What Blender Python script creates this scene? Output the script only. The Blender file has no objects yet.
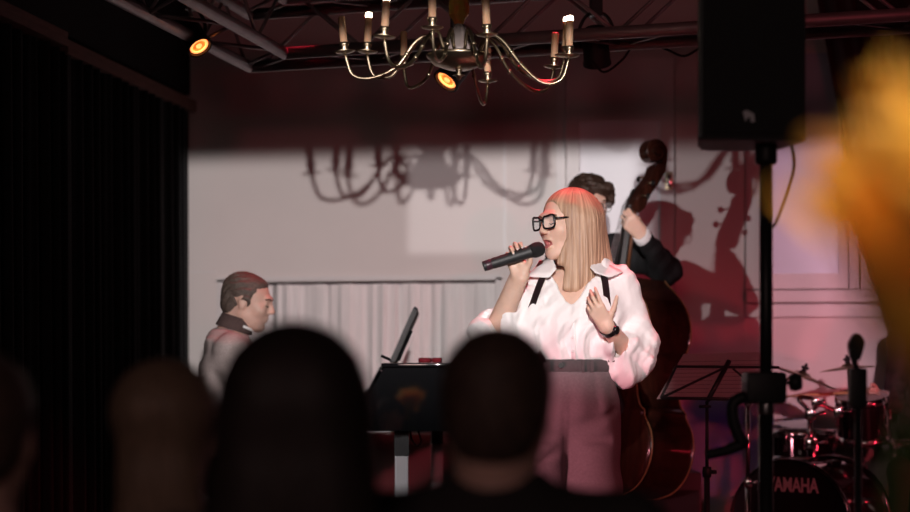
import bpy, bmesh, math, random
import numpy as np
from mathutils import Vector, Matrix, Euler
random.seed(7)
S = bpy.context.scene
C = S.collection
PI = math.pi
R = math.radians

# ------------------------------------------------------------------ camera
YAW = R(10.0)                 # the camera looks 10 degrees left of the room's depth axis
FPX, CX, HY = 1710.0, 455.0, 370.0
HC = 1.25                     # lens height
STAGE = 0.26                  # stage height
WV = 8.5                      # back wall
cam = bpy.data.cameras.new('camera')
cam.sensor_width = 36.0
cam.lens = 36.0 * FPX / 910.0
cam.shift_y = (HY - 256.0) / 910.0
cam.clip_start = 0.05
cam.dof.use_dof = True
cam.dof.focus_distance = 6.0
cam.dof.aperture_fstop = 1.6
cam_o = bpy.data.objects.new('camera', cam)
C.objects.link(cam_o)
cam_o.location = (0, 0, HC)
cam_o.rotation_euler = (PI / 2, 0, YAW)
S.camera = cam_o


def w3(L, D, Z=0.0):
    """camera-aligned (lateral, depth, height) -> room coordinates"""
    return Vector((L * math.cos(YAW) - D * math.sin(YAW), L * math.sin(YAW) + D * math.cos(YAW), Z))


def cp(px, py, D):
    return w3((px - CX) / FPX * D, D, HC + (HY - py) / FPX * D)


def wallp(px, py, v=WV):
    u = v * math.tan(math.atan((px - CX) / FPX) - YAW)
    D = v * math.cos(YAW) - u * math.sin(YAW)
    return u, HC + (HY - py) / FPX * D


def wu(px, v=WV):
    return wallp(px, 0, v)[0]


def wz(px, py, v=WV):
    return wallp(px, py, v)[1]


# ------------------------------------------------------------------ colour management, world
S.view_settings.view_transform = 'Standard'
S.view_settings.look = 'None'
S.view_settings.gamma = 1.0
S.view_settings.exposure = 0.0
S.view_settings.use_curve_mapping = False
S.cycles.use_denoising = True
S.cycles.max_bounces = 6
S.cycles.caustics_reflective = False
S.cycles.caustics_refractive = False
W = bpy.data.worlds.new('world')
S.world = W
W.use_nodes = True
W.node_tree.nodes['Background'].inputs[0].default_value = (1.0, 0.60, 0.60, 1)
W.node_tree.nodes['Background'].inputs[1].default_value = 0.026


# ------------------------------------------------------------------ stage lights
def spot(name, loc, target, power, color, size, blend=0.3, radius=0.03, edges=None):
    """a theatre profile spot; 'edges' are its framing shutters, given where they cut the back wall"""
    l = bpy.data.lights.new(name, 'SPOT')
    l.energy = power
    l.color = color
    l.spot_size = R(size)
    l.spot_blend = blend
    l.shadow_soft_size = radius
    o = bpy.data.objects.new(name, l)
    C.objects.link(o)
    o.location = loc
    o.rotation_euler = (Vector(target) - Vector(loc)).to_track_quat('-Z', 'Y').to_euler()
    if edges:
        l.use_nodes = True
        nt = l.node_tree
        em = nt.nodes.get('Emission')
        geo = nt.nodes.new('ShaderNodeNewGeometry')
        sep = nt.nodes.new('ShaderNodeSeparateXYZ')
        nt.links.new(geo.outputs['Incoming'], sep.inputs[0])

        def m(op, a, b):
            n = nt.nodes.new('ShaderNodeMath')
            n.operation = op
            for k, x in enumerate((a, b)):
                if isinstance(x, (int, float)):
                    n.inputs[k].default_value = x
                else:
                    nt.links.new(x, n.inputs[k])
            return n.outputs[0]
        dv = WV - loc[1]
        u = m('ADD', m('MULTIPLY', m('DIVIDE', sep.outputs[0], sep.outputs[1]), dv), loc[0])
        z = m('ADD', m('MULTIPLY', m('DIVIDE', sep.outputs[2], sep.outputs[1]), dv), loc[2])

        def step(val, e, s, up=True):
            n = nt.nodes.new('ShaderNodeMapRange')
            n.interpolation_type = 'SMOOTHSTEP'
            nt.links.new(val, n.inputs['Value'])
            n.inputs['From Min'].default_value = e - s
            n.inputs['From Max'].default_value = e + s
            n.inputs['To Min'].default_value = 0.0 if up else 1.0
            n.inputs['To Max'].default_value = 1.0 if up else 0.0
            return n.outputs['Result']
        nt.links.new(edges(u, z, step, m), em.inputs['Strength'])
    return o


def edges_centre(u, z, step, m):
    a = step(z, TOPZ, 0.06, False)
    b = m('MULTIPLY', step(u, wu(645), 0.09, False), m('MULTIPLY', step(u, wu(180), 0.03, True), step(z, 0.66, 0.22, True)))
    return m('MULTIPLY', a, b)


def edges_left(u, z, step, m):
    a = step(z, TOPZ, 0.07, False)
    b = step(u, wu(408), 0.025, True)
    low = step(z, wz(480, 253), 0.02, True)
    lo2 = step(u, wu(540), 0.02, True)
    c = m('MAXIMUM', low, lo2)
    d = step(u, wu(766), 0.03, False)
    e = m('MAXIMUM', step(z, wz(740, 392), 0.06, True), step(u, wu(640), 0.03, False))
    return m('MULTIPLY', m('MULTIPLY', m('MULTIPLY', a, b), m('MULTIPLY', c, d)), e)


def edges_right(u, z, step, m):
    return m('MULTIPLY', m('MULTIPLY', step(z, TOPZ, 0.07, False), step(u, wu(766), 0.03, True)), step(z, wz(800, 428), 0.12, True))


def edges_red(u, z, step, m):
    b = step(u, wu(196), 0.06, True)
    a = m('ADD', m('MULTIPLY', step(z, TOPZ - 0.1, 0.35, False), 0.70), 0.30)
    return m('MULTIPLY', a, b)


TOPZ = wz(400, 156)
spot('key_spot_centre', (0.14, 0.69, 2.46), (-0.9, 8.5, 1.6), 1220, (1.0, 0.93, 0.905), 46, 0.2, 0.028, edges_centre)
spot('key_spot_left', (-2.65, 1.5, 2.42), (-0.6, 8.5, 1.7), 400, (1.0, 0.955, 0.96), 46, 0.2, 0.022, edges_left)
spot('pink_spot_right', (1.25, 0.8, 2.4), (0.6, 8.5, 1.3), 900, (1.0, 0.58, 0.67), 40, 0.3, 0.03, edges_right)
spot('red_wash_right', (2.7, 2.2, 2.5), (-0.4, 7.2, 1.2), 145, (1.0, 0.11, 0.16), 80, 0.6, 0.12, edges_red)
spot('red_wash_left', (-1.75, 4.2, 0.80), (-0.6, 5.97, 0.88), 125, (1.0, 0.31, 0.39), 34, 0.7, 0.1)
spot('red_back_singer', (-0.66, 6.35, 3.1), (-0.60, 5.95, 1.75), 115, (1.0, 0.03, 0.07), 46, 0.5, 0.06)
spot('red_back_pianist', (-1.75, 6.75, 2.75), (-2.0, 6.7, 1.6), 42, (1.0, 0.03, 0.07), 44, 0.5, 0.06)
spot('violet_wash', (-0.30, 7.75, 0.45), (-0.16, 8.5, 1.0), 2.4, (0.35, 0.08, 1.0), 50, 0.6, 0.05)
spot('red_drum_light', (1.7, 6.5, 0.7), (0.25, 8.0, 0.55), 34, (1.0, 0.03, 0.07), 60, 0.6, 0.06)
spot('added_tulip_spot', (0.30, 0.75, 2.75), (0.12, 1.06, 1.33), 165, (1.0, 0.82, 0.52), 18, 0.4, 0.12)  # added only to brighten the tulips; no such lamp is known here


fill_data = bpy.data.lights.new('added_fill_light', 'AREA')  # invented fill behind the camera, lifts the darkest areas
fill_data.shape = 'DISK'
fill_data.size = 1.2
fill_data.energy = 17.0
fill_data.color = (1.0, 0.66, 0.62)
fill_obj = bpy.data.objects.new('added_fill_light', fill_data)
C.objects.link(fill_obj)
fill_obj.location = (-0.3, -1.9, 2.3)
fill_obj.rotation_euler = (R(82), 0, 0)

# ------------------------------------------------------------------ materials
MATS = {}


def mat(name, col, rough=0.6, metal=0.0, spec=0.5, noise=0.0, nscale=8.0, stretch=(1, 1, 1), bump=0.0, bscale=60.0,
        emit=None, estr=0.0, coat=0.0, trans=0.0, alpha=1.0, col2=None, sheen=0.0, sss=0.0, ior=1.45, radial=None):
    if name in MATS:
        return MATS[name]
    m = bpy.data.materials.new(name)
    m.use_nodes = True
    nt = m.node_tree
    b = nt.nodes['Principled BSDF']
    c4 = (*col, 1)
    b.inputs['Base Color'].default_value = c4
    b.inputs['Roughness'].default_value = rough
    b.inputs['Metallic'].default_value = metal
    b.inputs['Specular IOR Level'].default_value = spec
    b.inputs['Coat Weight'].default_value = coat
    b.inputs['Transmission Weight'].default_value = trans
    b.inputs['Alpha'].default_value = alpha
    b.inputs['Sheen Weight'].default_value = sheen
    b.inputs['IOR'].default_value = ior
    if sss:
        b.inputs['Subsurface Weight'].default_value = sss
        b.inputs['Subsurface Radius'].default_value = (0.012, 0.005, 0.003)
        b.inputs['Subsurface Scale'].default_value = 0.6
    if emit:
        b.inputs['Emission Color'].default_value = (*emit, 1)
        b.inputs['Emission Strength'].default_value = estr
    tc = nt.nodes.new('ShaderNodeTexCoord')
    mp = nt.nodes.new('ShaderNodeMapping')
    mp.inputs['Scale'].default_value = stretch
    nt.links.new(tc.outputs['Object'], mp.inputs['Vector'])
    vec = mp.outputs[0]
    if radial is not None:                       # strands run down from a crown: angle about an axis, slow in z
        sb = nt.nodes.new('ShaderNodeVectorMath')
        sb.operation = 'SUBTRACT'
        sb.inputs[1].default_value = (radial[0], radial[1], 0)
        nt.links.new(tc.outputs['Object'], sb.inputs[0])
        sx = nt.nodes.new('ShaderNodeSeparateXYZ')
        nt.links.new(sb.outputs[0], sx.inputs[0])
        at = nt.nodes.new('ShaderNodeMath')
        at.operation = 'ARCTAN2'
        nt.links.new(sx.outputs[1], at.inputs[0])
        nt.links.new(sx.outputs[0], at.inputs[1])
        cb = nt.nodes.new('ShaderNodeCombineXYZ')
        nt.links.new(at.outputs[0], cb.inputs[0])
        nt.links.new(sx.outputs[2], cb.inputs[2])
        mp.inputs['Scale'].default_value = (1.0, 1.0, 0.22)
        nt.links.new(cb.outputs[0], mp.inputs['Vector'])
    n1 = nt.nodes.new('ShaderNodeTexNoise')
    n1.inputs['Scale'].default_value = nscale
    n1.inputs['Detail'].default_value = 5
    nt.links.new(mp.outputs[0], n1.inputs['Vector'])
    mx = nt.nodes.new('ShaderNodeMix')
    mx.data_type = 'RGBA'
    k = max(noise, 0.02)
    d2 = col2 if col2 else tuple(max(0, c * (1 - k)) for c in col)
    mx.inputs[6].default_value = (*d2, 1)
    mx.inputs[7].default_value = tuple(min(1, c * (1 + k * 0.5)) for c in col) + (1,) if not col2 else c4
    rp = nt.nodes.new('ShaderNodeMapRange')
    rp.inputs['From Min'].default_value = 0.3
    rp.inputs['From Max'].default_value = 0.7
    nt.links.new(n1.outputs['Fac'], rp.inputs['Value'])
    nt.links.new(rp.outputs['Result'], mx.inputs[0])
    nt.links.new(mx.outputs[2], b.inputs['Base Color'])
    if bump > 0:
        n2 = nt.nodes.new('ShaderNodeTexNoise')
        n2.inputs['Scale'].default_value = bscale
        n2.inputs['Detail'].default_value = 4
        nt.links.new(mp.outputs[0], n2.inputs['Vector'])
        bp = nt.nodes.new('ShaderNodeBump')
        bp.inputs['Strength'].default_value = bump
        bp.inputs['Distance'].default_value = 0.01
        nt.links.new(n2.outputs['Fac'], bp.inputs['Height'])
        nt.links.new(bp.outputs[0], b.inputs['Normal'])
    MATS[name] = m
    return m


# ------------------------------------------------------------------ mesh helpers
def obj(name, bm, m, parent=None, smooth=False, loc=None, rot=None):
    me = bpy.data.meshes.new(name)
    bmesh.ops.recalc_face_normals(bm, faces=bm.faces)
    bm.to_mesh(me)
    bm.free()
    return mobj(name, me, m, parent, smooth, loc, rot)


def mobj(name, me, m, parent=None, smooth=False, loc=None, rot=None):
    if m is not None:
        me.materials.append(m)
    if smooth:
        me.shade_smooth()
        if smooth == 'auto':
            try:
                me.set_sharp_from_angle(angle=R(35))
            except Exception:
                pass
    o = bpy.data.objects.new(name, me)
    C.objects.link(o)
    if parent:
        o.parent = parent
    if loc is not None:
        o.location = loc
    if rot is not None:
        o.rotation_euler = rot
    return o


def tag(o, label, cat=None, group=None, kind=None):
    o['label'] = label
    if cat:
        o['category'] = cat
    if group:
        o['group'] = group
    if kind:
        o['kind'] = kind
    return o


def thing(name, label, cat, loc=(0, 0, 0), rot=(0, 0, 0), group=None):
    o = bpy.data.objects.new(name, None)
    o.empty_display_size = 0.1
    C.objects.link(o)
    o.location = loc
    o.rotation_euler = rot
    return tag(o, label, cat, group)


def struct(o, label=None, cat=None):
    o['kind'] = 'structure'
    if label:
        o['label'] = label
    if cat:
        o['category'] = cat
    return o


def bx(bm, x0, x1, y0, y1, z0, z1, bev=0.0, M=None):
    """axis box, optional bevel, optional matrix"""
    r = bmesh.ops.create_cube(bm, size=1.0)
    vs = r['verts']
    for v in vs:
        v.co = Vector(((x0 + x1) / 2 + v.co.x * (x1 - x0), (y0 + y1) / 2 + v.co.y * (y1 - y0), (z0 + z1) / 2 + v.co.z * (z1 - z0)))
    if bev > 0:
        es = list({e for v in vs for e in v.link_edges})
        rb = bmesh.ops.bevel(bm, geom=es, offset=bev, segments=2, affect='EDGES', profile=0.6)
        vs = list({v for f in rb['faces'] for v in f.verts} | {v for v in vs if v.is_valid})
    if M is not None:
        for v in vs:
            v.co = M @ v.co
    return vs


def frames(pts):
    """parallel-transport frames along a polyline"""
    pts = [Vector(p) for p in pts]
    n = len(pts)
    T = []
    for i in range(n):
        a = pts[max(i - 1, 0)]
        b = pts[min(i + 1, n - 1)]
        t = (b - a)
        T.append(t.normalized() if t.length > 1e-9 else Vector((0, 0, 1)))
    u = T[0].orthogonal().normalized()
    out = []
    for i in range(n):
        u = (u - T[i] * u.dot(T[i]))
        if u.length < 1e-6:
            u = T[i].orthogonal()
        u.normalize()
        out.append((pts[i], T[i], u.copy(), T[i].cross(u)))
    return out


def tube(bm, pts, r, seg=8, caps=True, closed=False, sx=1.0):
    fr = frames(pts)
    n = len(fr)
    rs = r if isinstance(r, (list, tuple)) else [r] * n
    rings = []
    for (p, t, u, w), rr in zip(fr, rs):
        rings.append([bm.verts.new(p + (u * math.cos(2 * PI * k / seg) * sx + w * math.sin(2 * PI * k / seg)) * rr) for k in range(seg)])
    m = n if closed else n - 1
    for i in range(m):
        a, b = rings[i], rings[(i + 1) % n]
        for k in range(seg):
            bm.faces.new((a[k], a[(k + 1) % seg], b[(k + 1) % seg], b[k]))
    if caps and not closed:
        bm.faces.new(rings[0][::-1])
        bm.faces.new(rings[-1])
    return rings


def cyl(bm, a, b, r, r2=None, seg=16):
    tube(bm, [a, b], [r, r if r2 is None else r2], seg)


def lathe(bm, prof, seg=24, M=None, caps=True):
    rings = []
    for rr, z in prof:
        ring = []
        for k in range(seg):
            v = Vector((rr * math.cos(2 * PI * k / seg), rr * math.sin(2 * PI * k / seg), z))
            ring.append(bm.verts.new(M @ v if M is not None else v))
        rings.append(ring)
    for a, b in zip(rings, rings[1:]):
        for k in range(seg):
            bm.faces.new((a[k], a[(k + 1) % seg], b[(k + 1) % seg], b[k]))
    if caps:
        if prof[0][0] > 1e-6:
            bm.faces.new(rings[0][::-1])
        if prof[-1][0] > 1e-6:
            bm.faces.new(rings[-1])
    bmesh.ops.remove_doubles(bm, verts=[v for r_ in rings for v in r_ if v.is_valid], dist=1e-6)


def prism(bm, poly, d0, d1, axis='y', M=None):
    """2-D polygon (a, b) extruded along an axis: 'y' -> (a, d, b); 'x' -> (d, a, b); 'z' -> (a, b, d)"""
    def mk(p, d):
        v = {'y': (p[0], d, p[1]), 'x': (d, p[0], p[1]), 'z': (p[0], p[1], d)}[axis]
        return M @ Vector(v) if M is not None else Vector(v)
    A = [bm.verts.new(mk(p, d0)) for p in poly]
    B = [bm.verts.new(mk(p, d1)) for p in poly]
    n = len(poly)
    for i in range(n):
        bm.faces.new((A[i], A[(i + 1) % n], B[(i + 1) % n], B[i]))
    bm.faces.new(A[::-1])
    bm.faces.new(B)


def align(p, d, up=None):
    """matrix whose z axis points along d, at p"""
    q = Vector(d).normalized().to_track_quat('Z', 'Y')
    return Matrix.Translation(Vector(p)) @ q.to_matrix().to_4x4()


def bezier(p0, p1, p2, p3, n=12):
    p0, p1, p2, p3 = map(Vector, (p0, p1, p2, p3))
    return [p0 * (1 - t) ** 3 + p1 * 3 * t * (1 - t) ** 2 + p2 * 3 * t * t * (1 - t) + p3 * t ** 3 for t in [i / n for i in range(n + 1)]]


def smooth_path(pts, n=8):
    """Catmull-Rom through the points"""
    P = [Vector(p) for p in pts]
    P = [P[0] * 2 - P[1]] + P + [P[-1] * 2 - P[-2]]
    out = []
    for i in range(1, len(P) - 2):
        for k in range(n):
            t = k / n
            out.append(0.5 * ((2 * P[i]) + (P[i + 1] - P[i - 1]) * t + (2 * P[i - 1] - 5 * P[i] + 4 * P[i + 1] - P[i + 2]) * t * t + (3 * P[i] - P[i - 1] - 3 * P[i + 1] + P[i + 2]) * t ** 3))
    out.append(P[-2])
    return out


def sheet(fn, nu, nv, thick=0.0):
    """grid surface from fn(s, t) with optional thickness along the mean normal"""
    bm = bmesh.new()
    g = [[bm.verts.new(Vector(fn(i / nu, j / nv))) for j in range(nv + 1)] for i in range(nu + 1)]
    for i in range(nu):
        for j in range(nv):
            bm.faces.new((g[i][j], g[i + 1][j], g[i + 1][j + 1], g[i][j + 1]))
    if thick:
        bmesh.ops.recalc_face_normals(bm, faces=bm.faces)
        bmesh.ops.solidify(bm, geom=bm.faces[:], thickness=thick)
    return bm

# ------------------------------------------------------------------ sculpting with distance fields (bodies, clothes, hair)
def _f(a):
    return np.asarray(a, dtype=np.float32)


def cone(a, b, ra, rb, k=0.02, op='u', flat=None):
    """round cone; flat = (direction, factor) squashes the section along a direction"""
    a, b = _f(a), _f(b)
    ba = b - a
    L2 = float(ba @ ba) + 1e-9

    def fn(P):
        q = P - a
        t = np.clip((q @ ba) / L2, 0, 1)
        v = q - t[:, None] * ba
        if flat is not None:
            dv = _f(flat[0])
            dv = dv / np.linalg.norm(dv)
            c = v @ dv
            v = v + (c * (1.0 / flat[1] - 1.0))[:, None] * dv
        d = np.sqrt((v * v).sum(1)) - (ra + (rb - ra) * t)
        return d * (min(1.0, flat[1]) if flat is not None else 1.0)
    return (op, k, fn)


def ell(c, r, k=0.02, op='u', M=None):
    """ellipsoid; M = 3x3 whose columns are its axes"""
    c, r = _f(c), _f(r)
    Mx = None if M is None else _f(M)

    def fn(P):
        q = P - c
        if Mx is not None:
            q = q @ Mx
        k0 = np.sqrt(((q / r) ** 2).sum(1))
        k1 = np.sqrt(((q / (r * r)) ** 2).sum(1)) + 1e-6
        return k0 * (k0 - 1.0) / k1
    return (op, k, fn)


def half(p, n, k=0.004, op='i'):
    """keep the side the normal points away from"""
    p, n = _f(p), _f(n)
    n = n / np.linalg.norm(n)
    return (op, k, lambda P: (P - p) @ n)


def offset(prims, o):
    return [(op, k, (lambda P, fn=fn: fn(P) - o)) if op == 'u' else (op, k, fn) for op, k, fn in prims]


def _comb(d, op, k, e):
    if op == 'u':
        h = np.maximum(k - np.abs(d - e), 0) / k
        return np.minimum(d, e) - h * h * k * 0.25
    if op == 's':
        e = -e
    h = np.maximum(k - np.abs(d - e), 0) / k
    return np.maximum(d, e) + h * h * k * 0.25


def sculpt(prims, vs, disp=None, pad=0.03, lo=None, hi=None, b=12):
    """mesh of an ordered list of smooth unions / cuts by sparse sampling and surface nets"""
    lo, hi = _f(lo), _f(hi)
    n = np.ceil((hi - lo) / (vs * b)).astype(int)
    dims = n * b + 1
    ii = np.stack(np.meshgrid(*[np.arange(k) for k in n], indexing='ij'), -1).reshape(-1, 3)
    cen = (lo + (ii * b + b / 2) * vs).astype(np.float32)
    hd = vs * b * 0.5 * 1.7321
    dcs = [fn(cen) for op, k, fn in prims]
    tot = np.full(len(cen), 10.0, np.float32)
    dmin = np.full(len(cen), 10.0, np.float32)
    for (op, k, fn), e in zip(prims, dcs):
        tot = _comb(tot, op, k, e)
        if op == 'u':
            dmin = np.minimum(dmin, e)
    act = np.abs(tot) < hd * 1.6 + pad
    G = np.repeat(np.repeat(np.repeat(np.where(tot < 0, -1.0, 1.0).astype(np.float32).reshape(n), b, 0), b, 1), b, 2)
    G = np.pad(G, ((0, 1), (0, 1), (0, 1)), mode='edge')
    og = np.stack(np.meshgrid(*[np.arange(b + 1)] * 3, indexing='ij'), -1).reshape(-1, 3)
    for q in np.nonzero(act)[0]:
        base = ii[q] * b
        P = (lo + (base + og) * vs).astype(np.float32)
        d = np.full(len(P), 10.0, np.float32)
        for (op, k, fn), e in zip(prims, dcs):
            ec = e[q]
            if op == 'u' and ec - hd - k > dmin[q] + hd:
                continue
            if op == 's' and ec > hd + k:
                continue
            d = _comb(d, op, k, fn(P))
        if disp is not None:
            d = d + disp(P)
        G[base[0]:base[0] + b + 1, base[1]:base[1] + b + 1, base[2]:base[2] + b + 1] = d.reshape(b + 1, b + 1, b + 1)
    # surface nets
    s = G < 0
    cnt = np.zeros(np.array(G.shape) - 1, np.uint8)
    offs = [(x, y, z) for x in (0, 1) for y in (0, 1) for z in (0, 1)]
    for x, y, z in offs:
        cnt += s[x:x + cnt.shape[0], y:y + cnt.shape[1], z:z + cnt.shape[2]]
    cells = np.argwhere((cnt > 0) & (cnt < 8))
    idx = np.full(cnt.shape, -1, np.int32)
    idx[tuple(cells.T)] = np.arange(len(cells))
    g8 = np.stack([G[cells[:, 0] + x, cells[:, 1] + y, cells[:, 2] + z] for x, y, z in offs], 1)
    pos = np.zeros((len(cells), 3), np.float32)
    num = np.zeros(len(cells), np.float32)
    for i in range(8):
        for j in range(i + 1, 8):
            oi, oj = np.array(offs[i]), np.array(offs[j])
            if np.abs(oi - oj).sum() != 1:
                continue
            gi, gj = g8[:, i], g8[:, j]
            m_ = (gi < 0) != (gj < 0)
            t = np.where(m_, gi / np.where(m_, gi - gj, 1), 0)
            pos += np.where(m_[:, None], oi + t[:, None] * (oj - oi), 0)
            num += m_
    V = lo + (cells + pos / num[:, None]) * vs
    Q = []
    for ax in range(3):
        sl = [slice(None)] * 3
        sh = [slice(None)] * 3
        sl[ax], sh[ax] = slice(0, -1), slice(1, None)
        A, B = s[tuple(sl)], s[tuple(sh)]
        e = np.argwhere(A != B)
        a1, a2 = (ax + 1) % 3, (ax + 2) % 3
        ok = (e[:, a1] > 0) & (e[:, a2] > 0) & (e[:, a1] < cnt.shape[a1]) & (e[:, a2] < cnt.shape[a2])
        e = e[ok]
        fl = A[tuple(e.T)]
        cs = []
        for d1, d2 in ((-1, -1), (0, -1), (0, 0), (-1, 0)):
            c_ = e.copy()
            c_[:, a1] += d1
            c_[:, a2] += d2
            cs.append(idx[tuple(c_.T)])
        q = np.stack(cs, 1)
        q[~fl] = q[~fl][:, ::-1]
        Q.append(q)
    Q = np.concatenate(Q)
    Q = Q[(Q >= 0).all(1)]
    me = bpy.data.meshes.new('sculpt')
    me.vertices.add(len(V))
    me.vertices.foreach_set('co', V.astype(np.float32).ravel())
    me.loops.add(len(Q) * 4)
    me.loops.foreach_set('vertex_index', Q.astype(np.int32).ravel())
    me.polygons.add(len(Q))
    me.polygons.foreach_set('loop_start', np.arange(0, len(Q) * 4, 4, dtype=np.int32))
    me.update(calc_edges=True)
    me.validate()
    return me


def sobj(name, prims, vs, m, parent, lo, hi, disp=None, relax=1, pad=0.03):
    me = sculpt(prims, vs, disp, pad, lo, hi)
    me.name = name
    if relax:
        bm = bmesh.new()
        bm.from_mesh(me)
        for _ in range(relax):
            bmesh.ops.smooth_vert(bm, verts=bm.verts, factor=0.5, use_axis_x=True, use_axis_y=True, use_axis_z=True)
        bm.to_mesh(me)
        bm.free()
    return mobj(name, me, m, parent, True)


def paint(o, m, test):
    """give the faces whose centre passes the test their own material"""
    o.data.materials.append(m)
    k = len(o.data.materials) - 1
    n = len(o.data.polygons)
    c = np.empty(n * 3, np.float32)
    o.data.polygons.foreach_get('center', c)
    t = test(c.reshape(-1, 3))
    mi = np.zeros(n, np.int32)
    o.data.polygons.foreach_get('material_index', mi)
    mi[t] = k
    o.data.polygons.foreach_set('material_index', mi)


class Fig:
    """a figure's own frame: root empty at its base, local x to the camera's right, y away from it"""
    def __init__(s, px, D, base):
        s.D, s.base = D, base
        s.L = (px - CX) / FPX * D

    def __call__(s, px, py, dy=0.0):
        D = s.D + dy
        return np.array(((px - CX) / FPX * D - s.L, dy, HC + (HY - py) / FPX * D - s.base))

    def root(s, name, label, cat, group=None):
        return thing(name, label, cat, w3(s.L, s.D, s.base), (0, 0, YAW), group)


def headframe(c, yaw, pitch=0.0, roll=0.0, sc=1.0):
    """head axes: columns forward, left, up. yaw 0 looks at the camera (-y), positive turns to +x"""
    fw = np.array((math.sin(yaw) * math.cos(pitch), -math.cos(yaw) * math.cos(pitch), math.sin(pitch)))
    up = np.array((0, 0, 1.0))
    lf = np.cross(up, fw)
    lf /= np.linalg.norm(lf)
    up = np.cross(fw, lf)
    lf2 = lf * math.cos(roll) + up * math.sin(roll)
    up2 = np.cross(fw, lf2)
    M = np.stack([fw, lf2, up2], 1)
    c = np.asarray(c, float)

    def h(x, y, z):
        return c + M @ (np.array((x, y, z)) * sc)
    h.M, h.sc, h.c = M, sc, c
    h.r = lambda *a: tuple(np.array(a) * sc)
    return h


def head_prims(h, female=False, mouth=0.0):
    s = h.sc
    e = lambda c, r, k=0.02, op='u': ell(h(*c), h.r(*r), k * s, op, h.M)
    c_ = lambda a, b, ra, rb, k=0.02: cone(h(*a), h(*b), ra * s, rb * s, k * s)
    jw = 0.043 if female else 0.05
    p = [e((-0.018, 0, 0.03), (0.098, 0.077, 0.086)),
         e((0.028, 0, -0.03), (0.064, 0.058, 0.078), 0.03)]
    for q in (-1, 1):
        p += [c_((-0.01, q * (jw + 0.004), -0.045), (0.058, q * 0.02, -0.097), 0.018, 0.016, 0.03),
              e((0.056, q * 0.036, -0.02), (0.026, 0.024, 0.026), 0.02)]
    p += [e((0.072, 0, -0.098), (0.017, 0.019, 0.016), 0.02),
          c_((0.084, -0.028, 0.03), (0.084, 0.028, 0.03), 0.008, 0.008, 0.02)]
    for q in (-1, 1):
        p.append(e((0.098, q * 0.031, 0.007), (0.014, 0.016, 0.011), 0.012, 's'))
        p.append(e((0.076, q * 0.031, 0.007), (0.0135, 0.0135, 0.012), 0.004))
    nl = 0.106 if female else 0.109
    p += [c_((0.09, 0, 0.018), (nl, 0, -0.02), 0.006, 0.0095, 0.014),
          e((0.100, 0.010, -0.026), (0.010, 0.008, 0.007), 0.008), e((0.100, -0.010, -0.026), (0.010, 0.008, 0.007), 0.008)]
    o = mouth
    p += [e((0.0885, 0, -0.051), (0.010, 0.023, 0.0065), 0.006), e((0.086, 0, -0.0635 - o), (0.010, 0.020, 0.0075), 0.006)]
    if o > 0:
        p.append(e((0.096, 0, -0.057 - o * 0.4), (0.02, 0.016, 0.004 + o * 0.5), 0.004, 's'))
    else:
        p.append(e((0.1, 0, -0.0572), (0.012, 0.023, 0.0012), 0.003, 's'))
    for q in (-1, 1):
        p.append(e((-0.008, q * 0.077, -0.004), (0.019, 0.008, 0.031), 0.008))
        p.append(e((-0.002, q * 0.087, -0.002), (0.009, 0.006, 0.017), 0.005, 's'))
    return p


def lashes(h, parent, m, z=0.001):
    for q in (-1, 1):
        bm = bmesh.new()
        P = smooth_path([h(0.0885, q * 0.019, z + 0.001), h(0.0915, q * 0.031, z - 0.003), h(0.083, q * 0.044, z + 0.001)], 4)
        tube(bm, P, 0.0015 * h.sc, 5)
        obj('eyelash', bm, m, parent, True)


def eyes(h, parent, iris=(0.10, 0.12, 0.14)):
    for q in (-1, 1):
        bm = bmesh.new()
        M = Matrix.Translation(Vector(h(0.080, q * 0.031, 0.007))) @ Matrix([list(r_) for r_ in h.M]).to_4x4()
        bmesh.ops.create_uvsphere(bm, u_segments=12, v_segments=8, radius=0.0115 * h.sc, matrix=M)
        o = obj('eye', bm, mat('eye_white', (0.75, 0.70, 0.68), 0.3), parent, True)
        bm = bmesh.new()
        lathe(bm, [(0.0, 0.0118 * h.sc), (0.0052 * h.sc, 0.0106 * h.sc), (0.0055 * h.sc, 0.009 * h.sc)], 10,
              M @ Matrix.Rotation(PI / 2, 4, 'Y'), False)
        obj('iris', bm, mat('eye_iris', iris, 0.2), o, True)


def brows(h, parent, m):
    for q in (-1, 1):
        bm = bmesh.new()
        pts = [h(0.094, q * 0.014, 0.026), h(0.091, q * 0.030, 0.031), h(0.078, q * 0.047, 0.026)]
        tube(bm, smooth_path(pts, 4), [0.0032 * h.sc] * 9, 6)
        obj('eyebrow', bm, m, parent, True)


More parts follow.
